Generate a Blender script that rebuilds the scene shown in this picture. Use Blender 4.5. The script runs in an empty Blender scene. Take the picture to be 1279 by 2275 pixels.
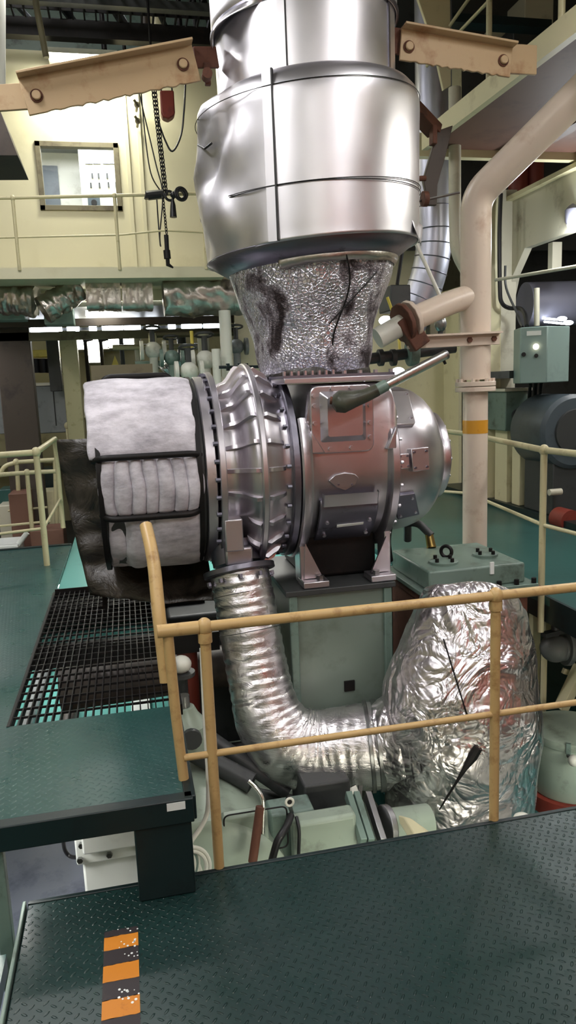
import bpy, bmesh, math, random
from mathutils import Vector, Matrix, noise
R = math.radians
random.seed(7)
S = bpy.context.scene
COL = S.collection

# ---------------------------------------------------------------- camera
W, H, F = 1279.0, 2275.0, 1643.0
EYE = Vector((0.0, 0.0, 1.7))
_y, _p, _r = R(12.0), R(9.8), R(2.3)
FW = Vector((math.sin(_y)*math.cos(_p), math.cos(_y)*math.cos(_p), -math.sin(_p)))
_r0 = Vector((math.cos(_y), -math.sin(_y), 0)); _u0 = _r0.cross(FW)
RT = _r0*math.cos(_r) - _u0*math.sin(_r)
UP = _u0*math.cos(_r) + _r0*math.sin(_r)
cam = bpy.data.cameras.new('camera'); camo = bpy.data.objects.new('camera', cam); COL.objects.link(camo)
M = Matrix((RT, UP, -FW)).transposed().to_4x4(); M.translation = EYE
camo.matrix_world = M
cam.sensor_fit = 'VERTICAL'; cam.sensor_height = 36.0; cam.lens = 36.0*F/H
cam.clip_start = 0.05; cam.clip_end = 100
S.camera = camo

# ---------------------------------------------------------------- world, exposure
S.view_settings.view_transform = 'Standard'; S.view_settings.look = 'None'
S.view_settings.gamma = 1; S.view_settings.use_curve_mapping = False
S.view_settings.exposure = 0.0
world = bpy.data.worlds.new('engine_room_air'); S.world = world; world.use_nodes = True
world.node_tree.nodes['Background'].inputs[0].default_value = (0.75, 0.85, 0.80, 1)
world.node_tree.nodes['Background'].inputs[1].default_value = 0.16


def at(px, py, Y=None, X=None, Z=None):
    """a point of the photograph on a known plane of the room"""
    d = FW + RT*((px-W/2)/F) - UP*((py-H/2)/F)
    if Y is not None: t = (Y-EYE.y)/d.y
    elif X is not None: t = (X-EYE.x)/d.x
    else: t = (Z-EYE.z)/d.z
    return EYE + d*t
def mpp(p): return (Vector(p)-EYE).dot(FW)/F        # metres per pixel there

# ---------------------------------------------------------------- materials
def srgb(r, g, b):
    f = lambda v: (v/255/12.92) if v/255 <= .04045 else ((v/255+.055)/1.055)**2.4
    return (f(r), f(g), f(b), 1)
class N:
    def __init__(s, name):
        s.m = bpy.data.materials.new(name); s.m.use_nodes = True
        s.t = s.m.node_tree; s.n = s.t.nodes; s.b = s.n['Principled BSDF']
        s.tc = s.n.new('ShaderNodeTexCoord')
    def new(s, t, **k):
        x = s.n.new(t)
        for a, v in k.items(): setattr(x, a, v)
        return x
    def ln(s, a, b): s.t.links.new(a, b)
    def noise(s, scale, detail=4, rough=.55, coord=None, dist=0, stretch=None):
        x = s.new('ShaderNodeTexNoise'); x.inputs['Scale'].default_value = scale
        x.inputs['Detail'].default_value = detail; x.inputs['Roughness'].default_value = rough
        x.inputs['Distortion'].default_value = dist
        c = coord or s.tc.outputs['Object']
        if stretch:
            mp = s.new('ShaderNodeMapping'); mp.inputs['Scale'].default_value = stretch
            s.ln(c, mp.inputs['Vector']); c = mp.outputs['Vector']
        s.ln(c, x.inputs['Vector']); return x.outputs['Fac']
    def vor(s, scale, feature='F1', stretch=None):
        x = s.new('ShaderNodeTexVoronoi', feature=feature); x.inputs['Scale'].default_value = scale
        c = s.tc.outputs['Object']
        if stretch:
            mp = s.new('ShaderNodeMapping'); mp.inputs['Scale'].default_value = stretch
            s.ln(c, mp.inputs['Vector']); c = mp.outputs['Vector']
        s.ln(c, x.inputs['Vector']); return x.outputs['Distance']
    def ramp(s, fac, *stops):
        x = s.new('ShaderNodeValToRGB'); e = x.color_ramp.elements
        while len(e) < len(stops): e.new(.5)
        for q, (p, c) in zip(e, stops):
            q.position = p; q.color = c if isinstance(c, tuple) else (c, c, c, 1)
        s.ln(fac, x.inputs['Fac']); return x.outputs['Color']
    def math(s, op, a, b=None, c=None):
        x = s.new('ShaderNodeMath', operation=op)
        for i, v in enumerate((a, b, c)):
            if v is None: continue
            if isinstance(v, (int, float)): x.inputs[i].default_value = v
            else: s.ln(v, x.inputs[i])
        return x.outputs[0]
    def mix(s, fac, a, b):
        x = s.new('ShaderNodeMix', data_type='RGBA')
        for i, v in ((0, fac), (6, a), (7, b)):
            if isinstance(v, (int, float)): x.inputs[i].default_value = v
            elif isinstance(v, tuple): x.inputs[i].default_value = v
            else: s.ln(v, x.inputs[i])
        return x.outputs[2]
    def bump(s, h, strength=.3, dist=.01, prev=None):
        x = s.new('ShaderNodeBump'); x.inputs['Strength'].default_value = strength
        x.inputs['Distance'].default_value = dist; s.ln(h, x.inputs['Height'])
        if prev is not None: s.ln(prev, x.inputs['Normal'])
        s.ln(x.outputs['Normal'], s.b.inputs['Normal']); return x.outputs['Normal']
    def set(s, color=None, rough=None, metal=None, spec=None, emit=None, estr=0, trans=None, coat=None):
        for k, v in (('Base Color', color), ('Roughness', rough), ('Metallic', metal), ('Specular IOR Level', spec),
                     ('Transmission Weight', trans), ('Emission Color', emit), ('Coat Weight', coat)):
            if v is None: continue
            if isinstance(v, (int, float, tuple)): s.b.inputs[k].default_value = v
            else: s.ln(v, s.b.inputs[k])
        if estr: s.b.inputs['Emission Strength'].default_value = estr
        return s.m

def paint(name, rgb, rough=.5, dirt=None, dscale=6., amount=.5, bump=.05, metal=0., spec=.5, bscale=40):
    n = N(name); c = srgb(*rgb)
    d = srgb(*(dirt or tuple(v*.72 for v in rgb)))
    f = n.noise(dscale, 6, .65)
    lo = .62 - .2*amount
    col = n.ramp(f, (lo, c), (min(lo+.22, 1), d))
    n.set(color=col, rough=rough, metal=metal, spec=spec)
    if bump: n.bump(n.noise(bscale, 3), bump, .004)
    return n.m
def metal(name, rgb, rough=.3, bump=.1, bscale=9, dirt=(70, 68, 70), amount=.2, var=.12, stretch=None):
    n = N(name); c = srgb(*rgb); d = srgb(*dirt)
    f = n.noise(5, 7, .7, dist=.6, stretch=stretch)
    lo = .66 - .2*amount
    n.set(color=n.ramp(f, (lo, c), (min(1, lo+.18), d)), metal=1.0)
    rr = n.ramp(n.noise(3, 4), (.3, max(0, rough-var)), (.7, rough+var))
    n.ln(rr, n.b.inputs['Roughness'])
    n.bump(n.noise(bscale, 4, .5, stretch=stretch), bump, .02)
    return n.m
def emis(name, rgb, s):
    n = N(name); return n.set(color=srgb(*rgb), emit=srgb(*rgb), estr=s, rough=.4)

MT = {}
MT['cream'] = paint('cream_paint', (214, 206, 168), .45, (170, 158, 118), 4, .25, .04)
MT['gallery'] = paint('pale_yellow_bulkhead_paint', (204, 199, 168), .5, (188, 182, 148), 1.5, .2, .02)
MT['rail'] = paint('ochre_rail_paint', (198, 166, 112), .4, (150, 112, 66), 14, .45, .05)
MT['railc'] = paint('cream_rail_paint', (192, 184, 146), .4, (150, 138, 92), 14, .3, .05)
MT['rustbeam'] = paint('buff_bracket_paint', (186, 160, 124), .55, (146, 100, 60), 5, .4, .12, bscale=60)
MT['rust'] = paint('rusty_steel', (96, 58, 42), .75, (58, 36, 28), 14, .5, .35, bscale=50)
MT['pinkbeige'] = paint('weathered_white_pipe_paint', (214, 198, 182), .32, (176, 146, 124), 4, .4, .05)
MT['white'] = paint('white_paint', (216, 216, 204), .4, (170, 166, 148), 5, .3, .04)
MT['girder'] = paint('offwhite_girder_paint', (196, 192, 172), .5, (140, 130, 112), 3, .35, .04)
MT['palegreen'] = paint('pale_green_engine_paint', (152, 166, 150), .35, (98, 104, 90), 5, .35, .05)
MT['greygreen'] = paint('grey_green_paint', (108, 128, 118), .4, (62, 70, 62), 8, .45, .05)
MT['panelgreen'] = paint('dull_green_panel_paint', (116, 128, 118), .35, (84, 94, 80), 2.5, .5, .04)
MT['cabgreen'] = paint('blue_green_cabinet_paint', (134, 156, 150), .4, (112, 132, 128), 3, .3, .02)
MT['teal'] = paint('teal_deck_paint', (46, 86, 82), .32, (36, 68, 66), 2.2, .4, .12, bscale=26)
MT['teallit'] = paint('lamplit_teal_deck_paint', (92, 158, 150), .3, (70, 128, 124), 2.5, .3, .05)  # teal deck paint with the lamplight put into the colour
MT['tealdark'] = paint('dark_teal_edge_paint', (14, 33, 34), .4, (9, 19, 21), 9, .4, .05)
MT['black'] = paint('black_steel', (20, 18, 18), .5, (36, 28, 25), 12, .4, .1, spec=.3)
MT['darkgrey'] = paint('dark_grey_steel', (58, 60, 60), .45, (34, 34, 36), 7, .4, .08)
MT['grey'] = paint('grey_machine_paint', (120, 124, 124), .4, (80, 82, 84), 5, .4, .05)
MT['bluegrey'] = paint('blue_grey_machine_paint', (72, 82, 88), .4, (48, 54, 60), 5, .4, .05)
MT['slate'] = paint('slate_floor_paint', (112, 118, 132), .35, (70, 76, 96), 5, .5, .1)
MT['lavender'] = paint('lavender_grey_tank_paint', (118, 118, 132), .45, (96, 94, 108), 2, .3, .03)
MT['olive'] = paint('olive_beam_paint', (112, 106, 82), .55, (66, 56, 44), 5, .5, .05)
MT['brownunder'] = paint('red_brown_primer', (108, 74, 60), .6, (86, 54, 44), 3, .5, .06)
MT['darkbrown'] = paint('dark_brown_column_paint', (64, 54, 46), .5, (38, 30, 28), 4, .4, .06)
MT['yellow'] = paint('yellow_machine_paint', (206, 188, 82), .45, (160, 140, 50), 5, .3, .03)
MT['red'] = paint('red_oxide_base_paint', (122, 48, 36), .5, (80, 34, 28), 6, .4, .05)
MT['salmon'] = paint('salmon_red_paint', (226, 112, 92), .5, (206, 98, 80), 2, .3, .02)
MT['amber'] = paint('amber_band_paint', (204, 146, 42), .4, (170, 112, 30), 20, .3, .03)
MT['tapeo'] = paint('orange_tape', (198, 122, 26), .5, (150, 84, 20), 18, .25, .1)
MT['tapek'] = paint('black_tape', (40, 32, 34), .55, (62, 50, 46), 18, .3, .1)
MT['olivedark'] = paint('dark_olive_sleeve', (72, 74, 62), .35, (44, 44, 38), 12, .4, .1)
MT['rubber'] = paint('black_rubber', (20, 20, 22), .45, (32, 32, 32), 8, .3, .04)
MT['label'] = paint('white_label', (226, 230, 226), .4, (206, 210, 206), 8, .2, 0)
MT['brass'] = metal('brass', (150, 126, 74), .35, .05, amount=.4, dirt=(70, 56, 36))
MT['silverpaint'] = metal('aluminium_paint', (203, 199, 205), .36, .04, 22, (150, 146, 150), .12, .05)
MT['silverdark'] = metal('dark_flange_steel', (128, 126, 138), .4, .08, 22, (56, 54, 58), .35, .08)
MT['sheet'] = metal('aluminium_cladding', (222, 220, 226), .40, .10, 3.2, (190, 178, 180), .06, .06)
MT['claddingpipe'] = metal('pipe_cladding', (190, 192, 206), .42, .05, 8, (150, 148, 160), .2, .08)
MT['chrome'] = metal('bright_steel_tube', (232, 232, 226), .26, .02, 20, (150, 146, 130), .2, .05)
MT['steel'] = metal('worn_steel', (150, 150, 150), .35, .08, 20, (70, 66, 60), .3, .08)
MT['dirtysheet'] = metal('dirty_lagging_foil', (196, 190, 182), .36, .5, 12, (96, 78, 66), .35, .1)
def foil():
    n = N('crumpled_foil')
    a = n.noise(3.2, 3, .5, dist=.9); b = n.noise(8, 3, .5, dist=.7); d = n.noise(4, 6, .7, dist=.8)
    ra = n.math('ABSOLUTE', n.math('SUBTRACT', a, .5)); rb = n.math('ABSOLUTE', n.math('SUBTRACT', b, .5))
    h = n.math('ADD', n.math('MULTIPLY', ra, 2.0), n.math('MULTIPLY', rb, .8))
    n.set(color=n.ramp(d, (.5, srgb(226, 221, 224)), (.8, srgb(150, 142, 140))), metal=1.0, rough=n.ramp(d, (.3, .24), (.7, .38)))
    n.bump(h, .75, .05)
    return n.m
MT['foil'] = foil()
def pipe_foil():
    n = N('wrapped_foil_tape')
    a = n.noise(11, 6, .6, dist=1.0)
    w = n.noise(26, 3, .6, stretch=(.3, .3, 2.0))
    d = n.noise(6, 6, .7)
    n.set(color=n.ramp(d, (.55, srgb(222, 218, 220)), (.8, srgb(130, 122, 122))), metal=1.0, rough=n.ramp(a, (.3, .22), (.7, .42)))
    nb = n.bump(w, .35, .01); n.bump(a, .35, .02, nb)
    return n.m
MT['pfoil'] = pipe_foil()
def meshlag():
    n = N('wire_mesh_lagging')
    v = n.vor(58, 'DISTANCE_TO_EDGE')
    g = n.noise(5.0, 5, .58, dist=.9, stretch=(1.2, 1.2, .7)); g2 = n.noise(11, 3, .5)
    base = n.ramp(g, (.50, srgb(236, 234, 244)), (.57, srgb(150, 142, 148)), (.65, srgb(54, 43, 45)))
    wire = n.ramp(v, (0, srgb(50, 46, 50)), (.13, (1, 1, 1, 1)))
    mx = n.new('ShaderNodeMix', data_type='RGBA', blend_type='MULTIPLY'); mx.inputs[0].default_value = .6
    n.ln(base, mx.inputs[6]); n.ln(wire, mx.inputs[7])
    n.set(color=mx.outputs[2], metal=n.ramp(g, (.5, .95), (.66, .2)), rough=n.ramp(g, (.45, .30), (.65, .75)))
    nb = n.bump(n.ramp(v, (0, 1.), (.2, 0.)), .6, .005); n.bump(g2, .35, .02, nb)
    return n.m
MT['meshlag'] = meshlag()
def fleece():
    n = N('white_filter_fleece')
    f = n.noise(7, 8, .7, stretch=(.7, 1, 1.6)); fib = n.noise(120, 3, .7, stretch=(.5, 1, 1))
    n.set(color=n.ramp(f, (.38, srgb(226, 222, 230)), (.72, srgb(150, 146, 154))), rough=.95, spec=.1)
    n.b.inputs['Sheen Weight'].default_value = .25
    nb = n.bump(fib, .35, .004); n.bump(f, .25, .02, nb)
    return n.m
MT['fleece'] = fleece()
def plastic():
    n = N('dark_plastic_sheet')
    a = n.noise(5, 5, .6, dist=1.5)
    n.set(color=n.ramp(a, (.35, srgb(34, 30, 26)), (.7, srgb(66, 58, 50))), rough=n.ramp(a, (.3, .22), (.7, .5)), spec=.6)
    n.bump(a, .6, .03); return n.m
MT['plastic'] = plastic()
def checker(name='green_checker_plate', c1=(21, 49, 46), c2=(29, 48, 47), bs=.8):
    n = N(name)
    mp = n.new('ShaderNodeMapping'); mp.inputs['Rotation'].default_value = (0, 0, R(38)); mp.inputs['Scale'].default_value = (36, 36, 36)
    n.ln(n.tc.outputs['Object'], mp.inputs['Vector'])
    sp = n.new('ShaderNodeSeparateXYZ'); n.ln(mp.outputs['Vector'], sp.inputs[0])
    x, y = sp.outputs[0], sp.outputs[1]
    fx = n.math('SUBTRACT', n.math('FRACT', x), .5); fy = n.math('SUBTRACT', n.math('FRACT', y), .5)
    par = n.math('FLOORED_MODULO', n.math('ADD', n.math('FLOOR', x), n.math('FLOOR', y)), 2.0)
    inv = n.math('SUBTRACT', 1.0, par)
    a = n.math('ADD', n.math('MULTIPLY', fx, par), n.math('MULTIPLY', fy, inv))
    b = n.math('ADD', n.math('MULTIPLY', fy, par), n.math('MULTIPLY', fx, inv))
    d = n.math('ADD', n.math('POWER', n.math('DIVIDE', n.math('ABSOLUTE', a), .42), 2.0), n.math('POWER', n.math('DIVIDE', n.math('ABSOLUTE', b), .15), 2.0))
    h = n.ramp(d, (.3, 1.), (1., 0.))
    f = n.noise(2.2, 6, .6); f2 = n.noise(9, 4, .6)
    n.set(color=n.ramp(f, (.35, srgb(*c1)), (.7, srgb(*c2))), rough=n.ramp(f2, (.35, .27), (.7, .36)), spec=.5)
    nb = n.bump(h, bs, .005); n.bump(f2, .025, .01, nb)
    return n.m
MT['checker'] = checker()
MT['checkplat'] = checker('teal_platform_plate', (38, 78, 73), (36, 68, 66), .18)
n = N('window_glass'); MT['glass'] = n.set(color=(1, 1, 1, 1), rough=.02, trans=1.0); n.b.inputs['IOR'].default_value = 1.06
MT['tubelight'] = emis('fluorescent_tube_glow', (255, 252, 236), 22)
MT['bulb'] = emis('bulkhead_lamp_glow', (240, 246, 255), 12)
MT['indicator'] = emis('indicator_lamp_glow', (255, 226, 200), 5)

# ---------------------------------------------------------------- mesh builder
class MB:
    def __init__(s): s.v = []; s.f = []
    def add(s, vs, fs):
        o = len(s.v); s.v += [Vector(v) for v in vs]; s.f += [tuple(i+o for i in f) for f in fs]; return s
    def box(s, a, b, rot=None, ctr=None):
        (x0, y0, z0), (x1, y1, z1) = a, b
        vs = [Vector(q) for q in ((x0,y0,z0),(x1,y0,z0),(x1,y1,z0),(x0,y1,z0),(x0,y0,z1),(x1,y0,z1),(x1,y1,z1),(x0,y1,z1))]
        if rot is not None:
            c = Vector(ctr) if ctr is not None else (Vector(a)+Vector(b))/2
            vs = [c + rot @ (v-c) for v in vs]
        return s.add(vs, [(0,3,2,1),(4,5,6,7),(0,1,5,4),(1,2,6,5),(2,3,7,6),(3,0,4,7)])
    def bar(s, p, q, w, h, up=(0, 0, 1)):
        p, q = Vector(p), Vector(q); d = (q-p).normalized(); u = Vector(up)
        sd = d.cross(u)
        if sd.length < 1e-4: sd = d.cross(Vector((1, 0, 0)))
        sd.normalize(); u = sd.cross(d)
        vs = [e + sd*(a*w/2) + u*(b*h/2) for e in (p, q) for a, b in ((-1,-1),(1,-1),(1,1),(-1,1))]
        return s.add(vs, [(3,2,1,0),(4,5,6,7),(0,1,5,4),(1,2,6,5),(2,3,7,6),(3,0,4,7)])
    def tube(s, pts, r, seg=14, caps=True, closed=False, fn=None):
        pts = [Vector(p) for p in pts]; n = len(pts)
        rs = r if isinstance(r, (list, tuple)) else [r]*n
        tg = []
        for i in range(n):
            a = pts[(i-1) % n] if (i > 0 or closed) else pts[i]
            b = pts[(i+1) % n] if (i < n-1 or closed) else pts[i]
            tg.append((b-a).normalized())
        t = tg[0]; u = t.cross(Vector((0, 0, 1)))
        if u.length < .1: u = t.cross(Vector((0, 1, 0)))
        u.normalize(); vs = []
        for i in range(n):
            t = tg[i]; u = (u - t*u.dot(t)).normalized(); w = t.cross(u)
            for k in range(seg):
                a = 2*math.pi*k/seg
                rr = rs[i]*(fn(i, a) if fn else 1)
                vs.append(pts[i] + (u*math.cos(a)+w*math.sin(a))*rr)
        fs = [(i*seg+k, i*seg+(k+1) % seg, ((i+1) % n)*seg+(k+1) % seg, ((i+1) % n)*seg+k) for i in range(n if closed else n-1) for k in range(seg)]
        if caps and not closed: fs += [tuple(range(seg-1, -1, -1)), tuple(range((n-1)*seg, n*seg))]
        return s.add(vs, fs)
    def lathe(s, prof, o=(0,0,0), axis='Z', seg=48, a0=0, a1=360, caps=True, warp=None):
        o = Vector(o); full = abs(a1-a0) >= 360; cnt = seg if full else seg+1; vs = []
        for t, r in prof:
            for k in range(cnt):
                a = R(a0 + (a1-a0)*k/seg); c, si = math.cos(a), math.sin(a)
                v = Vector((r*c, r*si, t)) if axis == 'Z' else (Vector((t, -r*c, r*si)) if axis == 'X' else Vector((r*c, t, r*si)))
                if warp: v = warp(v, a)
                vs.append(o+v)
        m = len(prof)
        fs = [(i*cnt+k, i*cnt+(k+1) % cnt, (i+1)*cnt+(k+1) % cnt, (i+1)*cnt+k) for i in range(m-1) for k in range(seg)]
        if full and caps:
            if prof[0][1] > 1e-5: fs.append(tuple(range(cnt-1, -1, -1)))
            if prof[-1][1] > 1e-5: fs.append(tuple(range((m-1)*cnt, m*cnt)))
        return s.add(vs, fs)
    def prism(s, poly, off):
        poly = [Vector(p) for p in poly]; off = Vector(off); n = len(poly)
        return s.add(poly + [p+off for p in poly], [tuple(range(n-1, -1, -1)), tuple(range(n, 2*n))] + [(i, (i+1) % n, n+(i+1) % n, n+i) for i in range(n)])
    def ball(s, c, r, seg=14, ring=8, sc=(1,1,1)):
        c = Vector(c); vs = [c+Vector((0,0,-r*sc[2]))]
        for i in range(1, ring):
            a = -math.pi/2 + math.pi*i/ring
            vs += [c + Vector((math.cos(a)*math.cos(2*math.pi*k/seg)*r*sc[0], math.cos(a)*math.sin(2*math.pi*k/seg)*r*sc[1], math.sin(a)*r*sc[2])) for k in range(seg)]
        vs.append(c+Vector((0,0,r*sc[2]))); L = len(vs)-1
        fs = [(0, 1+(k+1) % seg, 1+k) for k in range(seg)]
        fs += [(1+i*seg+k, 1+i*seg+(k+1) % seg, 1+(i+1)*seg+(k+1) % seg, 1+(i+1)*seg+k) for i in range(ring-2) for k in range(seg)]
        fs += [(1+(ring-2)*seg+k, 1+(ring-2)*seg+(k+1) % seg, L) for k in range(seg)]
        return s.add(vs, fs)
    def grid(s, fn, nu, nv, wrap=False):
        vs = [fn(i/nu, j/nv) for j in range(nv+1) for i in range(nu+1)]
        return s.add(vs, [(j*(nu+1)+i, j*(nu+1)+i+1, (j+1)*(nu+1)+i+1, (j+1)*(nu+1)+i) for j in range(nv) for i in range(nu)])
    def torus(s, c, n, r, rr, seg=32, ts=8):
        c, n = Vector(c), Vector(n).normalized()
        u = n.orthogonal().normalized(); w = n.cross(u)
        return s.tube([c+(u*math.cos(2*math.pi*k/seg)+w*math.sin(2*math.pi*k/seg))*r for k in range(seg)], rr, ts, closed=True)
    def disc(s, c, n, r, h, seg=24):
        c, n = Vector(c), Vector(n).normalized()
        return s.tube([c, c+n*h], r, seg)
    def hexb(s, c, n, r, h): return s.disc(c, n, r, h, 6)
    def build(s, name, mat, parent=None, sharp=38, bev=0, solid=0, sub=0):
        base = Vector(parent['_o']) if parent is not None else None
        if base is None:
            xs = [v.x for v in s.v]; ys = [v.y for v in s.v]; zs = [v.z for v in s.v]
            base = Vector(((min(xs)+max(xs))/2, (min(ys)+max(ys))/2, min(zs)))
        me = bpy.data.meshes.new(name)
        me.from_pydata([tuple(v-base) for v in s.v], [], s.f)
        bm = bmesh.new(); bm.from_mesh(me)
        bmesh.ops.recalc_face_normals(bm, faces=bm.faces); bm.to_mesh(me); bm.free()
        me.polygons.foreach_set('use_smooth', [True]*len(me.polygons))
        me.set_sharp_from_angle(angle=R(sharp)); me.update()
        me.materials.append(mat if not isinstance(mat, str) else MT[mat])
        o = bpy.data.objects.new(name, me); COL.objects.link(o)
        if parent is None: o.location = base
        else: o.parent = parent
        o['_o'] = tuple(base)
        if solid:
            m = o.modifiers.new('thickness', 'SOLIDIFY'); m.thickness = solid; m.offset = 0
        if bev:
            m = o.modifiers.new('bevel', 'BEVEL'); m.width = bev; m.segments = 2; m.limit_method = 'ANGLE'; m.angle_limit = R(40)
            m.harden_normals = False
        if sub:
            m = o.modifiers.new('sub', 'SUBSURF'); m.levels = sub; m.render_levels = sub
        return o
def tag(o, label, cat, group=None, kind=None):
    o['label'] = label; o['category'] = cat
    if group: o['group'] = group
    if kind: o['kind'] = kind
    return o
def thing(name, loc, label, cat, group=None):
    o = bpy.data.objects.new(name, None); COL.objects.link(o); o.location = loc; o['_o'] = tuple(loc)
    o.empty_display_size = .1
    return tag(o, label, cat, group)
def struct(o): o['kind'] = 'structure'; return o
def dup(o, loc, label=None, parent=None):
    c = o.copy(); COL.objects.link(c)
    if parent is None: c.location = loc
    else: c.parent = parent; c.location = loc
    if label: c['label'] = label
    c['_o'] = tuple(Vector(loc))
    for ch in o.children:
        d = ch.copy(); COL.objects.link(d); d.parent = c
        for g in ch.children:
            e = g.copy(); COL.objects.link(e); e.parent = d
    return c
def copies(o, offs, parent):
    """more children like o, moved by the given offsets"""
    for d in offs:
        c = o.copy(); COL.objects.link(c); c.parent = parent; c.location = Vector(o.location)+Vector(d)
def fillet(pts, rad, n=6):
    pts = [Vector(p) for p in pts]; out = [pts[0]]
    for i in range(1, len(pts)-1):
        a, b, c = pts[i-1], pts[i], pts[i+1]
        d1, d2 = (a-b), (c-b); r = min(rad, d1.length*.48, d2.length*.48)
        p, q = b+d1.normalized()*r, b+d2.normalized()*r
        out += [(p*(1-t)+b*t)*(1-t)+(b*(1-t)+q*t)*t for t in [k/n for k in range(n+1)]]
    out.append(pts[-1]); return out
def sag(p, q, d, n=12):
    p, q = Vector(p), Vector(q)
    return [p.lerp(q, k/n) - Vector((0, 0, d*4*(k/n)*(1-k/n))) for k in range(n+1)]
V = Vector

# ---------------------------------------------------------------- unseen lamps placed to light the room
def area(name, loc, size, watts, rot, col=(1, .97, .9), parent=None):
    l = bpy.data.lights.new(name, 'AREA'); l.shape = 'RECTANGLE'; l.size, l.size_y = size; l.energy = watts; l.color = col
    o = bpy.data.objects.new(name, l); COL.objects.link(o); o.location = loc; o.rotation_euler = rot
    if parent is not None: o.parent = parent
    return o
def unseen_lamp(loc, L, watts, tilt=(0, 0, 0), col=(.98, .965, 1.0), along='X'):
    """an unseen twin-tube fluorescent fitting, placed for its light"""
    t = bpy.data.objects.new('unseen_lamp_fitting', None); COL.objects.link(t); t.location = loc; t['_o'] = tuple(loc); t['kind'] = 'structure'
    t.rotation_euler = tilt
    z = V(loc); hx, hy = (L/2, .14) if along == 'X' else (.14, L/2)
    MB().box(z+V((-hx, -hy, .03)), z+V((hx, hy, .1))).build('housing', 'white', t)
    for s in (-.07, .07):
        a, b = (V((-hx+.05, s, 0)), V((hx-.05, s, 0))) if along == 'X' else (V((s, -hy+.05, 0)), V((s, hy-.05, 0)))
        MB().tube([z+a, z+b], .018, 10).build('tube', 'tubelight', t)
    area('lamp_light', (0, 0, -.04), (2*hx, 2*hy), watts, (0, 0, 0), col, t)
unseen_lamp((-1.6, 0.6, 4.6), 1.6, 45)
unseen_lamp((0.2, -2.6, 4.6), 1.6, 60)
unseen_lamp((-3.6, -1.0, 4.2), 1.6, 60, along='Y')
unseen_lamp((2.8, -1.2, 4.5), 1.6, 60)  # placed to light the salmon reflector panel
unseen_lamp((2.25, 2.1, 4.3), 1.2, 26, along='Y')  # added for highlights on the inlet dome and the uptake's right edge
unseen_lamp((-0.7, 6.4, .1), 1.0, 14)  # added under the inner floor to light the plate below the grating
unseen_lamp((-0.75, 2.62, .25), .5, 5)  # added behind the edge beam to light the box under the platform
unseen_lamp((0.2, 9.35, 2.78), 1.4, 22)  # hidden behind the foil ducts, added to brighten the far valves
unseen_lamp((-1.3, 3.4, 4.7), 1.6, 70, along='Y')
unseen_lamp((4.9, 5.2, 3.3), 1.2, 30, along='Y')
unseen_lamp((3.5, 3.6, 3.3), 1.2, 22, along='Y')  # added for a sheen on the near deck
unseen_lamp((-0.9, 6.2, 4.9), 1.2, 45)
unseen_lamp((-2.6, 9.2, 2.5), 1.6, 30)
unseen_lamp((0.75, 5.5, 1.35), 1.0, 12)  # hidden behind the turbocharger, added to light the inner floor
unseen_lamp((2.75, 2.75, -0.2), .7, 10)  # added below deck level to light the white bounce wall
unseen_lamp((1.0, 2.1, -0.2), .7, 5)  # added under the deck, also for the bounce wall
unseen_lamp((-1.0, 7.4, 6.9), 1.4, 30)  # added above the frame to brighten the dark upper wall

# ---------------------------------------------------------------- room shell
struct(MB().box((-7, -5, -2.5), (7, 16, -2.4)).build('floor', 'teal'))
struct(MB().box((-7, -5, 7.2), (7, 16, 7.3)).build('ceiling', 'olive'))
struct(MB().box((-7, 15.9, -2.4), (7, 16, 7.2)).build('wall_back', 'cream'))
struct(MB().box((-7, -5.1, -2.4), (7, -5, 7.2)).build('wall_rear', 'cream'))
struct(MB().box((-7.1, -5, -2.4), (-7, 16, 7.2)).build('wall_side', 'gallery'))
struct(MB().box((6.9, -5, -2.4), (7, 16, 7.2)).build('wall_right', 'girder'))
d = struct(MB().box((1.5, -3.0, 0.02), (4.6, -2.9, 3.3)).build('reflector_panel', 'salmon'))  # unseen salmon panel added for pink reflections in the turbocharger

d = struct(MB().box((4.7, -.3, 0), (5.4, .4, 7.2)).build('reflector_column', 'salmon'))  # unseen salmon column added for the pink streak on the uptake
struct(MB().box((.4, 1.7, -2.4), (6.5, 1.78, -.1)).build('bounce_wall_under_deck', 'white'))  # unseen pale wall added to brighten reflections in the lower foil
# near checker-plate deck, its kerb, raised platform, side deck
DE = 2.40
struct(MB().box((-.445, -3, -.06), (7, DE, 0)).build('checker_plate_deck', 'checker', bev=.004))
struct(MB().box((-.445, DE-.012, -.14), (7, DE+.006, .004)).build('deck_edge_angle', 'tealdark', bev=.003))
struct(MB().box((-.462, -3, -.11), (-.45, DE, .010)).build('trim_1', 'greygreen', bev=.003))
struct(MB().box((-3, -3, -.12), (-.50, DE-.15, -.06)).build('lower_landing_plate', 'teal'))
PZ = .357
# platform plate with the opening for the grating
GX0, GX1, GY0, GY1 = -.56, .135, 3.04, 5.15
p = MB()
p.box((-5, 2.3, PZ-.02), (.12, GY0, PZ)); p.box((-5, GY0, PZ-.02), (GX0, 6.75, PZ))
struct(p.build('raised_platform_plate', 'checkplat'))
b = MB(); b.box((-5, 2.285, PZ-.085), (.125, 2.335, PZ+.002)); b.box((.095, 2.30, PZ-.085), (.135, 3.1, PZ+.002))
struct(b.build('platform_edge_beam', 'tealdark', bev=.004))
struct(MB().box((-.075, 2.3, 0.0), (.115, 2.42, PZ-.085)).build('platform_leg', 'tealdark', bev=.006))
struct(MB().box((-.535, 2.32, -.9), (-.49, 2.36, PZ-.085)).build('platform_stanchion', 'greygreen', bev=.004))
struct(MB().box((GX0, 5.15, PZ-.05), (1.88, 9.5, PZ-.03)).build('inner_floor_plate', 'teallit'))
struct(MB().box((-5, 6.75, PZ-.14), (GX0, 6.80, PZ+.01)).build('platform_far_edge', 'tealdark'))
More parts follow.
